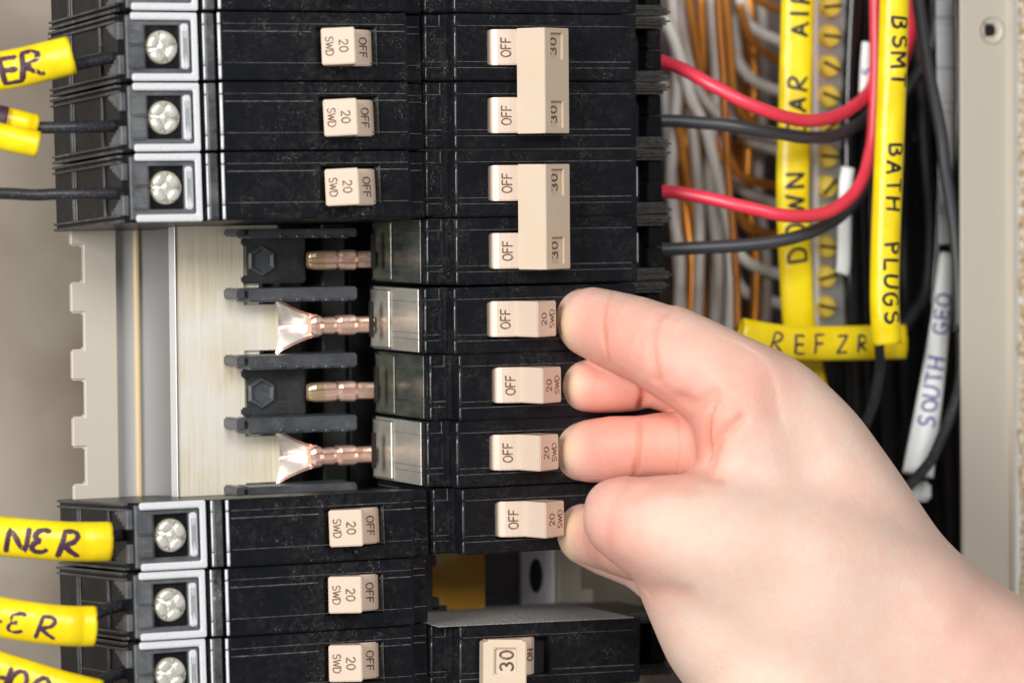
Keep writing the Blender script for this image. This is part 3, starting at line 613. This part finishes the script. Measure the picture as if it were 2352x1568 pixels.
# ================================================================ wires
def wire(name, pts, r, m, label, group=None, cat='wire', n=12):
    if len(pts) > 2:
        cm = catmull([Vector(q) for q in pts], 2); P_ = [tuple(q + Vector((3.4 * noise.noise(Vector((i_ * 1.7, pts[0][0] * .13, 1))), 2.2 * noise.noise(Vector((i_ * 2.3, pts[0][1] * .1, 4))), 0)) * (0 < i_ < len(cm) - 1)) for i_, q in enumerate(cm)]
    else: P_ = pts
    b = NB(); Sweep([U(*q) for q in P_], r, r, 6).mesh(b, n); o = obj(name, b, m, smooth=True); tag(o, label, cat, group); return o
def YY(l, y0, y1):
    n = len(l) - 1; return [(x, y, y0 + (y1 - y0) * i / n) for i, (x, y) in enumerate(l)]
wire('wire', [(1500, 136, 26), (1560, 155, 20), (1625, 190, 12), (1700, 230, 6), (1775, 261, 4), (1850, 277, 6), (1912, 270, 10), (1962, 244, 16), (2004, 196, 24), (2022, 90, 32), (2026, -60, 34)], 1.95, 'red_wire', 'upper red wire, curving down in front of the yellow DOWN BAR sleeve', 'red wires from the double-pole breakers')
wire('wire', [(1500, 440, 26), (1590, 447, 18), (1690, 471, 9), (1780, 492, 4), (1850, 497, 4), (1910, 484, 6), (1958, 450, 10), (1988, 395, 14), (2003, 320, 16), (2011, 200, 17), (2012, 60, 18), (2012, -60, 18)], 1.95, 'red_wire', 'lower red wire, sweeping up along the left of the long yellow BATH PLUGS sleeve', 'red wires from the double-pole breakers')
wire('wire', [(1500, 278, 26), (1600, 281, 20), (1700, 293, 14), (1800, 309, 12), (1870, 317, 14), (1935, 305, 20), (1992, 268, 28), (2030, 200, 36), (2040, 60, 38)], 1.9, 'dark_wire', 'dark grey wire running between the two red wires', 'black wires from the double-pole breakers')
wire('wire', [(1500, 574, 26), (1600, 570, 20), (1750, 558, 14), (1850, 538, 12), (1915, 505, 16), (1965, 460, 20), (1998, 395, 24), (2012, 300, 28), (2030, 120, 34)], 1.95, 'dark_wire', 'dark grey wire under the lower red wire', 'black wires from the double-pole breakers')
wire('wire', [(2104, -40, 10), (2100, 40, 14), (2082, 110, 22), (2050, 200, 40)], 2.2, 'red_wire', 'short piece of red wire right of the BATH PLUGS sleeve at the top edge')
neutral = 'pale neutral wires'; 
whites = [([(1523, 40), (1554, 105), (1589, 228), (1625, 316), (1667, 492), (1692, 572), (1735, 612), (1800, 632)], 'white_wire', 'pale wire sloping down behind both red wires, ending beside the letter D'),
 ([(1561, -20), (1575, 88), (1600, 197), (1640, 256), (1695, 296), (1800, 322)], 'grey_wire', 'pale wire from the top edge bending right just above the red and black crossing'),
 ([(1621, -20), (1632, 70), (1646, 176), (1680, 262), (1725, 325), (1800, 350)], 'grey_wire', 'greyish wire ending behind the dark wire at the yellow sleeve'),
 ([(1693, -30), (1716, 46), (1751, 80), (1800, 98)], 'white_wire', 'topmost bright white wire curving into the yellow sleeve'),
 ([(1684, 40), (1696, 138), (1737, 190), (1800, 212)], 'white_wire', 'second white wire curving into the yellow sleeve, above the red wire'),
 ([(1660, 330), (1680, 395), (1716, 443), (1800, 474)], 'grey_wire', 'pale wire curving into the yellow sleeve just above the lower red wire'),
 ([(1526, 180), (1540, 351), (1554, 551), (1566, 760)], 'grey_wire', 'greyish wire hanging straight down right beside the fibre fins'),
 ([(1586, 250), (1600, 400), (1606, 551), (1600, 760)], 'grey_wire', 'greyish wire hanging down left of the bare copper wire'),
 ([(1676, 560), (1692, 638), (1722, 676), (1810, 702)], 'white_wire', 'lowest white wire curving into the yellow sleeve above the hand'),
 ([(1640, -20), (1650, 140), (1656, 330), (1648, 560), (1640, 760)], 'grey_wire', 'greyish wire just left of the bright bare copper wire')]
for k_, (xx, m_, lb_) in enumerate(((1545, 'grey_wire', 'greyish wire hanging deep in the gutter, nearest the fins'), (1572, 'orange_copper', 'copper wire hanging deep in the gutter, nearest the fins'), (1632, 'grey_wire', 'greyish wire deep behind the bright bare copper wire'), (1662, 'white_wire', 'pale wire deep behind the bright bare copper wire, right of the greyish one'), (1720, 'orange_copper', 'copper wire hanging deep behind the white arcs'), (1745, 'grey_wire', 'greyish wire hanging deep behind the white arcs'))):
    whites.append(([(xx, -20), (xx + 12, 200), (xx - 4, 420), (xx + 16, 600), (xx + 10, 780)], m_, lb_))
for k, (l, m, lb) in enumerate(whites): wire('wire', YY(l, 74 + (k * 7) % 16, 62), 1.75, m, lb, neutral)
cop = [([(1648, -20), (1660, 176), (1667, 316), (1676, 450), (1688, 590), (1694, 760)], 46, 'bare_copper', 'bright bare copper wire running straight down the middle of the gutter', 1.25),
 ([(1580, -20), (1607, 151), (1640, 300), (1652, 380)], 72, 'orange_copper', 'dull copper wire slanting behind the upper red wire at the left', 1.4),
 ([(1611, -10), (1618, 176), (1644, 300), (1690, 340)], 80, 'orange_copper', 'dull copper wire beside the slanting one, left of the bright wire', 1.4),
 ([(1665, -20), (1684, 193), (1709, 267), (1800, 326)], 66, 'orange_copper', 'orange copper wire running down close right of the bright wire', 1.5),
 ([(1720, -20), (1745, 4), (1800, 26)], 60, 'orange_copper', 'orange copper wire crossing the corner at the top edge', 1.3),
 ([(1698, 10), (1725, 90), (1800, 150)], 64, 'orange_copper', 'orange copper wire between the two topmost white wires', 1.3),
 ([(1709, 60), (1711, 180), (1704, 280), (1698, 400)], 84, 'orange_copper', 'copper wire hanging down behind the second white wire', 1.3),
 ([(1670, 350), (1690, 392), (1720, 412), (1800, 430)], 62, 'orange_copper', 'copper wire curving right between the dark wire and the lower red wire', 1.4),
 ([(1556, 270), (1575, 400), (1600, 551), (1622, 760)], 70, 'orange_copper', 'copper wire slanting down behind the lower red wire, third from the fins', 1.4),
 ([(1692, 480), (1722, 522), (1800, 546)], 62, 'orange_copper', 'copper wire curving into the sleeve just below the lower red wire', 1.4),
 ([(1542, 180), (1566, 351), (1582, 500), (1600, 760)], 88, 'orange_copper', 'dark copper wire nearest the fibre fins', 1.4),
 ([(1600, 290), (1634, 420), (1638, 551), (1646, 760)], 86, 'orange_copper', 'copper wire hanging left of the bright one, seen below the lower red wire', 1.3)]
for l, Y0, m, lb, rr in cop: wire('wire', YY(l, Y0, Y0), rr, m, lb, 'copper ground wires')
bl = [([(2106, -20), (2124, 123), (2150, 246), (2171, 387), (2196, 551), (2204, 760)], 6, 6, 'dark_wire', 1.9, 'thick black wire slanting down from the top edge past the white paper'),
 ([(2163, -20), (2145, 98), (2108, 172), (2060, 235)], 40, 48, 'dark_wire', 1.9, 'black wire crossing behind the thick slanting one near the top edge'),
 ([(2196, -20), (2200, 211), (2196, 421), (2198, 600)], 8, 8, 'gloss_black_wire', 1.2, 'thin black wire along the inner edge of the rim'),
 ([(2204, 600), (2206, 870), (2160, 1010), (2120, 1080), (2078, 1125)], 10, -6, 'black_rubber', 1.6, 'black wire crossing in front of the white SOUTH GEO tag'),
 ([(2200, 700), (2196, 860), (2170, 960), (2130, 1050)], 28, 20, 'gloss_black_wire', 1.5, 'black wire behind the one that crosses the white tag'),
 ([(2070, 760), (2100, 720), (2130, 660), (2136, 500), (2122, 300), (2110, 100)], 50, 60, 'black_rubber', 2.0, 'black wire hooking up from behind the REFZR tag'),
 ([(2150, -20), (2140, 120), (2120, 400), (2130, 700), (2120, 900)], 70, 66, 'black_rubber', 2.0, 'black wire hanging straight behind the crossing wires'),
 ([(2170, 250), (2160, 500), (2150, 640), (2140, 900)], 52, 52, 'gloss_black_wire', 2.2, 'glossy black wire left of the white tag'),
 ([(1962, -20), (1953, 200), (1948, 400), (1955, 600), (1958, 760), (1965, 1000)], 36, 36, 'gloss_black_wire', 2.5, 'glossy black cable with a bright streak beside the brass screws'),
 ([(1990, -20), (1982, 200), (1978, 420), (1984, 700), (1990, 980)], 42, 42, 'gloss_black_wire', 2.2, 'second glossy black cable behind the vertical red wire'),
 ([(2020, 400), (2030, 700), (2040, 900), (2048, 1150)], 55, 55, 'gloss_black_wire', 2.6, 'black cable hanging below the BATH PLUGS sleeve'),
 ([(2075, 200), (2080, 600), (2085, 900), (2100, 1250)], 58, 58, 'gloss_black_wire', 2.6, 'black cable close right of the BATH PLUGS sleeve'),
 ([(2100, 300), (2108, 600), (2112, 900), (2140, 1300)], 66, 66, 'gloss_black_wire', 2.8, 'black cable in the shade between the long sleeve and the white tag'),
 ([(1930, 700), (1925, 850), (1935, 1000)], 52, 50, 'gloss_black_wire', 2.4, 'short black wire below the REFZR tag, at the back of the hand'),
 ([(2019, 770), (2020, 840), (2005, 930), (1970, 1010)], 8, 22, 'black_rubber', 1.55, 'black wire leaving the lower end of the BATH PLUGS sleeve'),
 ([(2170, 900), (2185, 1050), (2190, 1300)], 60, 60, 'gloss_black_wire', 3.0, 'black cable in the dark corner behind the forearm')]
for l, a, b_, m, rr, lb in bl: wire('wire', YY(l, a, b_), rr, m, lb, 'black wires in the gutter')
wire('wire', YY([(1370, 1545), (1480, 1530), (1560, 1480), (1640, 1400)], 50, 60), 2.2, 'gloss_black_wire', 'black wire in the dark gap under the hand at the bottom')
def bundle(x0, x1, y0, y1, Y, k, seed):
    rg = random.Random(seed); b = NB()
    for i in range(k):
        x = rg.uniform(x0, x1); d = rg.uniform(-12, 12); yy = Y + rg.uniform(0, 10)
        Sweep([U(x, y0, yy), U(x + d, (y0 + y1) / 2, yy), U(x + rg.uniform(-15, 15), y1, yy)], 3, 3, 4).mesh(b, 8)
    return obj('cable_mass', b, 'gloss_black_wire', smooth=True)
tag(bundle(1945, 2200, -60, 1400, 78, 26, 3), 'mass of black cables in the shade at the back of the right gutter', kind='stuff')
# ================================================================ marker sleeves
def sleeve(pts, a, b_, m, text, th, tw, s0, phi0, label, ink='marker_ink', group='yellow marker sleeves', flip=False, gap=.25, jit=.05, cat='wire sleeve', name='wire_sleeve', spread=1.0, hollow=True):
    bf = b_ if callable(b_) else (lambda t: b_ * (1 + .16 * noise.noise(Vector((t * 7, pts[0][1] * .37, 2))) + .07 * noise.noise(Vector((t * 23, pts[0][1] * .37, 9))))); sw = Sweep([U(*q) for q in pts], a, bf, 10); b = NB(); sw.mesh(b, 28, hollow=hollow, wob=.5)
    o = obj(name, b, m, smooth=True); tag(o, label, cat, group)
    if text:
        b = NB(); sg = -1 if flip else 1
        def fn(tx, ty, h):
            sd = s0 + sg * tx; t = max(0, min(1, sd / sw.L[-1])); return sw.at(sd, phi0 - sg * ty / sw.a(t), h - .02)
        random.seed(len(text) * 7 + 1); lettering(b, text, fn, th, tw, gap, jit, spread, .10); k = obj('marker_lettering', b, ink, o)
    return o
YS = 'yellow_sleeve'
sleeve([(-60, 176, 20), (60, 152, 15), (164, 127, 12)], 5.3, 3.6, YS, 'ER', 6.4, .85, 12.8, .05, 'uppermost yellow sleeve at the left edge, marked ER', gap=.3, spread=1.35, jit=.07)
wire('wire', [(120, 138, 14), (170, 148, 15), (230, 137, 16), (290, 128, 17)], 1.65, 'black_rubber', 'black wire out of the uppermost ER sleeve', 'black feed wires on the left')
sleeve([(-60, 258, 20), (20, 276, 18), (84, 292, 17)], 3.4, 2.8, YS, '', 1, 1, 0, 0, 'upper layer of the short split yellow sleeve at the left edge')
sleeve([(-60, 296, 16), (20, 318, 14), (88, 332, 12)], 3.6, 3.0, YS, '', 1, 1, 0, 0, 'lower layer of the short split yellow sleeve, slanting down')
b = NB(); Sweep([U(-60, 258, 19.5), U(-20, 268, 18), U(14, 276, 17)], 3.6, 3.0, 6).mesh(b, 20); tag(obj('tape_band', b, 'marker_ink', smooth=True), 'dark marker-stained band on the short split sleeve at the left edge', 'ink band')
wire('wire', [(50, 290, 18), (90, 294, 17), (180, 292, 15), (290, 288, 17)], 1.65, 'black_rubber', 'black wire out of the short split sleeve', 'black feed wires on the left')
wire('wire', [(-60, 444, 22), (80, 447, 20), (180, 446, 17), (290, 444, 17)], 1.6, 'black_rubber', 'plain black wire without a sleeve at the left edge', 'black feed wires on the left')
sleeve([(-60, 1224, 18), (60, 1236, 12), (160, 1243, 9), (253, 1243, 8)], 5.4, 3.6, YS, 'NΣR', 6.9, .85, 18.4, .05, 'yellow sleeve marked NER just below the open bus bar', gap=.3, jit=.07, spread=1.15)
wire('wire', [(220, 1232, 12), (260, 1230, 14), (300, 1228, 17)], 1.65, 'black_rubber', 'stub of black wire out of the NER sleeve', 'black feed wires on the left')
sleeve([(-60, 1406, 14), (60, 1426, 9), (150, 1436, 6), (217, 1437, 5)], 5.5, 3.7, YS, '-ΣR', 5.9, .62, 13.0, .1, 'lower yellow sleeve marked ER, second below the bus bar', gap=.5, jit=.07, spread=1.25)
wire('wire', [(180, 1420, 10), (220, 1408, 12), (260, 1394, 15), (300, 1388, 17)], 1.7, 'black_rubber', 'bent black wire out of the second sleeve below the bus bar', 'black feed wires on the left')
sleeve([(-60, 1526, 12), (60, 1562, 8), (140, 1586, 5), (224, 1606, 3)], 5.6, 3.7, YS, 'HOO', 6.2, .75, 13.2, .1, 'yellow sleeve cut off by the bottom left corner', gap=.2)
wire('wire', [(190, 1590, 8), (225, 1568, 11), (270, 1545, 15), (300, 1540, 17)], 1.7, 'black_rubber', 'black wire out of the sleeve in the bottom left corner', 'black feed wires on the left')
# right hand sleeves
sl = Sweep([U(*q) for q in [(1834, -60, 31), (1826, 250, 31), (1821, 450, 31), (1828, 620, 32), (1838, 760, 33), (1868, 920, 36)]], 5.0, 2.2)
sleeve([(1834, -60, 31), (1826, 250, 31), (1821, 450, 31), (1828, 620, 32), (1838, 760, 33), (1868, 920, 36)], 5.0, 2.4, YS, 'DOWN  BAR  AIR', 5.5, .62, 45.8, -.1, 'wide flat yellow sleeve marked DOWN BAR AIR over the terminal bar', ink='black_ink', flip=True, gap=.50, spread=1.12)
sleeve([(2056, -60, -2), (2050, 150, -2), (2042, 351, -2), (2034, 560, -2), (2032, 700, -2), (2038, 790, -2)], 4.35, 3.3, YS, 'M  BSMT    BATH  PLUGS', 5.0, .55, 51.0, -.45, 'long yellow sleeve marked BSMT BATH PLUGS hanging down at the right', ink='black_ink', gap=.40, spread=1.1)
sleeve([(1700, 770, 24), (1800, 786, 22), (1920, 788, 20), (2078, 784, 16)], 5.2, 2.6, YS, 'REFZR', 5.4, .46, 25.0, .05, 'horizontal yellow tag marked REFZR above the knuckles', gap=.75)
sleeve([(2175, 582, 22), (2160, 740, 20), (2135, 920, 18), (2108, 1090, 14)], lambda t: 2.2 + 2.6 * t, 1.6, 'white_sleeve', 'SOUTH  GEO', 5.0, .45, 33.0, .0, 'white tag marked SOUTH GEO in blue, right of the hand', ink='blue_ink', flip=True, gap=.28, group=None, cat='wire tag', name='wire_tag')
b = bx((2108, 1108, 2142, 1150), 20, 24); tag(obj('cable_tie', b, 'white_sleeve', bevel=1, seg=2), 'small white cable tie head below the SOUTH GEO tag', 'cable tie')
b = bx((2092, 1126, 2112, 1156), 18, 21); tag(obj('cable_tie', b, 'white_sleeve', bevel=1, seg=2), 'white cable tie tail next to the tie head', 'cable tie')
sleeve([(1994, 98, 28), (1990, 150, 28), (1987, 215, 28)], 1.9, 1.3, 'white_sleeve', 'S', 3.0, .35, 9, 0, 'small white tag with a blue mark behind the upper red wire', ink='blue_ink', group=None, cat='wire tag', name='wire_tag')
sleeve([(1948, 385, 26), (1942, 440, 26), (1938, 600, 30), (1934, 625, 31)], 2.1, 1.4, 'white_sleeve', '', 1, 1, 0, 0, 'small white tag on the black cable beside the brass screws', group=None, cat='wire tag', name='wire_tag')
# ================================================================ the hand
def hand():
    b = NB(); VD = TOCAM
    def ball(p, r, k):
        g = bmesh.ops.create_icosphere(b, subdivisions=3, radius=r)
        for v in g['verts']:
            dv = v.co.dot(VD); v.co += VD * (dv * (k - 1)); v.co += p
    def chain(pts, k=1.0, step=.2):
        P = [(U(x, y, Y), r, kk[0] if kk else k) for x, y, Y, r, *kk in pts]
        for (p, r, k0), (q, r2, k1) in zip(P, P[1:]):
            n = max(1, int((q - p).length / (step * min(r, r2))))
            for i in range(n + 1):
                t = i / n; ball(p.lerp(q, t), r + (r2 - r) * t, k0 + (k1 - k0) * t)
    chain(F1); chain(F2); chain(F3); chain(F4); chain(F5); chain(TH)
    for q in PALM: chain(q)
    for v in b.verts: v.co *= S
    me = bpy.data.meshes.new('person'); b.to_mesh(me); b.free(); o = bpy.data.objects.new('person', me); C.objects.link(o)
    m = o.modifiers.new('r', 'REMESH'); m.mode = 'VOXEL'; m.voxel_size = .0006
    m = o.modifiers.new('s', 'SMOOTH'); m.factor = .5; m.iterations = 12
    dg = bpy.context.evaluated_depsgraph_get(); me2 = bpy.data.meshes.new_from_object(o.evaluated_get(dg)); o.modifiers.clear(); o.data = me2; me2.name = 'person'
    N = len(me2.vertices); co = np.empty(N * 3); me2.vertices.foreach_get('co', co); co = co.reshape(-1, 3) * 1000
    no = np.empty(N * 3); me2.vertices.foreach_get('normal', no); no = no.reshape(-1, 3)
    cs = (co - CP) @ M.T; px = 1176 + FPX * cs[:, 0] / cs[:, 2]; py = 784 + FPX * cs[:, 1] / cs[:, 2]
    ed = np.empty(len(me2.edges) * 2, dtype=np.int64); me2.edges.foreach_get('vertices', ed); ed = ed.reshape(-1, 2)
    deg = np.bincount(ed.ravel(), minlength=N).astype(float)
    wt = np.clip((px - 1560) / 160, 0, 1); wt = np.maximum(wt, np.clip((px - 1400) / 120, 0, 1) * np.clip((py - 1110) / 60, 0, 1) * np.clip(((-co[:, 1]) - 34) / 8, 0, 1)); wt = (wt * .9)[:, None]
    for it in range(170):
        acc = np.stack([np.bincount(ed[:, 0], co[ed[:, 1], k], N) + np.bincount(ed[:, 1], co[ed[:, 0], k], N) for k in range(3)], 1) / deg[:, None]
        co += wt * (acc - co)
    me2.vertices.foreach_set('co', (co / 1000).ravel()); me2.update(); me2.vertices.foreach_get('normal', no.reshape(-1)) if False else None
    nn_ = np.empty(N * 3); me2.vertices.foreach_get('normal', nn_); no = nn_.reshape(-1, 3)
    front = np.clip(no @ np.array(VD) * 1.5, 0, 1)
    disp = np.zeros(N); pink = np.zeros(N); crease = np.zeros(N); pale = np.zeros(N)
    for pts, w, dep, cut in CREASES:
        P = [U(x, y, Y) for x, y, Y in pts]; P = np.array([tuple(q) for q in catmull(P, 5)])
        V_ = np.array(VD); al_c = co @ V_; al_p = P @ V_; cp = co - al_c[:, None] * V_; Pp = P - al_p[:, None] * V_
        near_ = np.abs(cp - Pp.mean(0)).max(1) < 40; idx = np.where(near_)[0]; cq = cp[idx]; dd = np.full(len(idx), 1e9); nz = np.array([noise.noise(Vector(q * .22)) for q in cq]) if len(idx) else 0
        for (a, e), (a1, e1) in zip(zip(Pp, Pp[1:]), zip(al_p, al_p[1:])):
            ab = e - a; t = np.clip(((cq - a) @ ab) / (ab @ ab), 0, 1); dv = cq - (a + t[:, None] * ab); dd = np.minimum(dd, np.sqrt((dv ** 2).sum(1)) + 30 * (np.abs(al_c[idx] - (a1 + t * (e1 - a1))) > 9))
        dd = np.abs(dd + nz * .5); d = np.full(N, 1e9); d[idx] = dd
        g = np.exp(-(d / w) ** 2); disp -= dep * g * front; crease = np.maximum(crease, g * front * cut)
    for x, y, Y, r, amt in BUMPS:
        ct = np.array(tuple(U(x, y, Y))); d = co - ct; al = d @ np.array(VD); d = d - al[:, None] * np.array(VD) * .8; disp += amt * np.exp(-((d ** 2).sum(1)) / r ** 2) * front
    for x, y, Y, r, amt in PINKS:
        ct = np.array(tuple(U(x, y, Y))); d = co - ct; al = d @ np.array(VD); d = d - al[:, None] * np.array(VD) * .8; pink += amt * np.exp(-((d ** 2).sum(1)) / r ** 2)
    for x, y, Y, r, amt in PALES:
        ct = np.array(tuple(U(x, y, Y))); pale += amt * np.exp(-(((co - ct) ** 2).sum(1)) / r ** 2)
    co2 = (co + no * disp[:, None]) / 1000; me2.vertices.foreach_set('co', co2.ravel()); me2.update()
    A = me2.color_attributes.new('skin', 'FLOAT_COLOR', 'POINT'); dat = np.ones((N, 4)); dat[:, 0] = np.clip(pink, 0, 1); dat[:, 1] = np.clip(crease, 0, 1); dat[:, 2] = np.clip(pale, 0, 1)
    A.data.foreach_set('color', dat.ravel())
    for p in me2.polygons: p.use_smooth = True
    me2.materials.append(MT['skin'])
    tag(o, 'bare hand reaching in from the lower right with its fingertips pressing four breaker handles', 'hand')
def skinf(t, b):
    p = pos(t); a = t.nodes.new('ShaderNodeAttribute'); a.attribute_name = 'skin'; sp = t.nodes.new('ShaderNodeSeparateColor'); t.links.new(a.outputs['Color'], sp.inputs[0])
    mott = ramp(t, noi(t, p, .06, 4, .6), .35, .7); mott = mth(t, 'MULTIPLY', mth(t, 'ADD', mott, ramp(t, noi(t, p, .35, 5, .7), .3, .7)), .5); base = mixc(t, mott, (.745, .525, .42), (.79, .59, .495))
    k = mth(t, 'MINIMUM', mth(t, 'ADD', sp.outputs[0], mth(t, 'MULTIPLY', mth(t, 'SUBTRACT', noi(t, p, .16, 5, .65), .5), .75)), 1.0)
    k = mth(t, 'MAXIMUM', k, 0.0)
    c1 = mixc(t, k, base, (.80, .36, .28)); c2 = mixc(t, mth(t, 'MULTIPLY', sp.outputs[2], .8), c1, (.80, .60, .36)); c3 = mixc(t, mth(t, 'MULTIPLY', sp.outputs[1], .55), c2, (.66, .20, .09))
    t.links.new(c3, b.inputs['Base Color'])
    # papillary ridges: warped bands
    w = t.nodes.new('ShaderNodeTexWave'); w.wave_type = 'RINGS'; w.rings_direction = 'SPHERICAL'; w.inputs['Scale'].default_value = .55; w.inputs['Distortion'].default_value = 5; w.inputs['Detail'].default_value = 1.0; w.inputs['Detail Scale'].default_value = .25
    mp = t.nodes.new('ShaderNodeVectorMath'); mp.operation = 'SUBTRACT'; t.links.new(p, mp.inputs[0]); mp.inputs[1].default_value = (40, -6, -104); t.links.new(mp.outputs[0], w.inputs['Vector'])
    vo = t.nodes.new('ShaderNodeTexVoronoi'); vo.inputs['Scale'].default_value = .75; t.links.new(p, vo.inputs['Vector']); sx = nd(t, 'ShaderNodeSeparateXYZ'); t.links.new(p, sx.inputs[0]); wm = mth(t, 'MINIMUM', mth(t, 'MAXIMUM', mth(t, 'DIVIDE', mth(t, 'SUBTRACT', 80.0, sx.outputs[0]), 20.0), 0.0), 1.0)
    h = mth(t, 'ADD', mth(t, 'ADD', mth(t, 'MULTIPLY', mth(t, 'MULTIPLY', w.outputs['Fac'], wm), .6), noi(t, p, .8, 5, .6)), mth(t, 'MULTIPLY', vo.outputs['Distance'], .5)); bump(t, b, h, .30, .0003)
mat('skin', (.8, .54, .42), .48, spec=.35, build=skinf, Subsurface_Weight=.28, Subsurface_Radius=(.0040, .0020, .0014), Subsurface_Scale=1.0)
F1 = [(1342, 732, -1, 8.7), (1362, 741, -4, 10.2), (1400, 754, -9, 10.9), (1460, 776, -18, 11.9), (1510, 796, -25, 12.3), (1540, 808, -28, 13.2), (1620, 850, -36, 14.2), (1700, 900, -42, 15.5)]
F2 = [(1345, 886, 0, 7.4), (1375, 885, -1, 7.9), (1420, 884, -4, 7.9), (1458, 886, -7, 7.2), (1484, 890, -9, 5.6), (1520, 893, -13, 6.2), (1580, 908, -18, 7)]
F3 = [(1336, 1037, 0, 8.4), (1360, 1035, -4, 9.1), (1410, 1031, -10, 9.5), (1470, 1025, -17, 8.8), (1530, 1023, -22, 9.6), (1620, 1024, -30, 10), (1700, 1030, -34, 11)]
F5 = [(1350, 1228, -3, 8.4), (1410, 1234, -13, 9.8), (1455, 1236, -24, 11.5), (1510, 1240, -34, 13)]
F4 = [(1336, 1220, 0, 8.0), (1350, 1230, -2, 8.6), (1400, 1247, -6, 9.6), (1480, 1280, -17, 9.5), (1560, 1330, -22, 11)]
TH = [(1412, 1168, -36, 8.5), (1436, 1190, -38, 11.8), (1500, 1215, -42, 14.5), (1580, 1245, -44, 18.0), (1680, 1300, -44, 23)]
PALM = [
 [(1690, 950, -46, 12.5), (1715, 1040, -47, 13.5), (1740, 1120, -48, 15)],
 [(1490, 1205, -44, 13.5), (1600, 1230, -50, 17.5), (1720, 1280, -54, 23, .85), (1850, 1370, -58, 28, .8), (2000, 1480, -62, 31, .75), (2300, 1660, -74, 33, .75)],
 [(1660, 1150, -46, 13), (1760, 1220, -50, 20), (1900, 1330, -56, 25), (2060, 1450, -60, 28)],
 [(1700, 880, -38, 13.5), (1775, 935, -42, 16.0), (1860, 1040, -46, 18.0), (1950, 1180, -50, 19), (2040, 1330, -52, 20), (2150, 1440, -56, 20.5), (2300, 1540, -62, 21), (2500, 1660, -70, 22)],
 [(1500, 1200, -42, 13), (1620, 1180, -44, 11.5), (1740, 1150, -44, 14)],
 [(1680, 1300, -44, 22, .9), (1740, 1360, -46, 25, .85), (1820, 1440, -48, 28, .8), (1920, 1530, -52, 30, .8), (2080, 1640, -60, 31, .8), (2400, 1800, -72, 33, .8)],
 [(1560, 1260, -42, 15), (1610, 1345, -42, 17), (1670, 1450, -46, 19), (1760, 1530, -48, 22), (1800, 1640, -54, 24)],
 [(1700, 1040, -36, 13), (1800, 1120, -42, 20), (1900, 1280, -48, 24), (2040, 1440, -54, 27), (2300, 1600, -64, 28)],
 [(1640, 960, -30, 11), (1720, 1040, -38, 13), (1760, 1150, -42, 17)]]
CREASES = [
 ([(1408, 668, -14), (1392, 700, -18), (1386, 760, -18), (1396, 836, -14)], .7, .5, .6),
 ([(1545, 702, -30), (1512, 735, -36), (1500, 800, -37), (1508, 868, -32)], 1.3, .6, .4),
 ([(1478, 845, -13), (1480, 890, -15), (1472, 942, -12)], 1.0, 1.3, .9),
 ([(1472, 950, -28), (1468, 1020, -30), (1460, 1096, -26)], .8, .5, .8),
 ([(1556, 945, -30), (1560, 1020, -34), (1556, 1096, -32)], .5, .2, .4),
 ([(1640, 940, -44), (1620, 1000, -42), (1630, 1060, -42), (1612, 1092, -42)], 1.3, 1.0, .7),
 ([(1700, 960, -52), (1650, 1010, -50), (1628, 1080, -48)], 1.6, .9, .45),
 ([(1560, 915, -44), (1600, 925, -46), (1640, 905, -48)], 2.0, .8, .4),
 ([(1430, 1092, -48), (1540, 1096, -54), (1660, 1102, -58)], 1.2, .4, .5),
 ([(1460, 1140, -52), (1520, 1115, -56), (1600, 1120, -58)], 2.5, .5, .35),
 ([(1470, 1372, -50), (1530, 1352, -56), (1580, 1360, -60)], 2.6, .35, .35),
 ([(1500, 1425, -54), (1560, 1410, -64), (1620, 1425, -70)], 1.6, .5, .4),
 ([(1530, 1490, -56), (1600, 1480, -68), (1680, 1500, -76)], 1.8, .5, .4),
 ([(1700, 820, -56), (1760, 860, -62), (1800, 930, -66)], 5, .5, .1)]
BUMPS = [(1345, 740, -18, 6, .3), (1600, 1250, -64, 14, .8), (1410, 1030, -20, 5, .35), (1440, 1045, -20, 3, -.3), (1520, 1010, -30, 5, .3), (1800, 1000, -66, 9, .7), (1760, 1100, -64, 7, -.9), (1900, 1230, -74, 12, .9), (1850, 1100, -70, 7, -.6), (2050, 1380, -80, 12, -.7), (1720, 1240, -66, 9, .7), (1790, 1360, -74, 9, -.7), (2180, 1420, -84, 6, .8), (2240, 1500, -86, 6, .8)]
PINKS = [(1350, 745, -18, 10, .6), (1440, 770, -30, 12, .45), (1540, 800, -40, 14, .3), (1640, 860, -48, 14, .25), (1400, 890, -12, 10, 1.0), (1520, 905, -18, 6, .8), (1400, 1030, -20, 12, 1.0), (1540, 1020, -32, 12, 1.0), (1600, 1000, -38, 8, .5), (1400, 1250, -14, 11, .8), (1340, 1225, -16, 6, .2),
 (1400, 1190, -48, 10, .35), (1480, 1370, -56, 11, .4), (1780, 850, -60, 14, .3), (1680, 950, -52, 12, .35), (1950, 1150, -68, 16, .15), (2200, 1420, -76, 20, .25), (2350, 1500, -84, 22, .25)]
PALES = [(1290, 735, -4, 4.6, 1.0), (1305, 800, -6, 5, .6), (1300, 890, -4, 4.6, .9), (1286, 1030, -5, 4.8, .9), (1310, 1200, -5, 4.4, .9), (1305, 1260, -4, 4.8, .8), (1650, 1500, -72, 14, .25)]
hand()
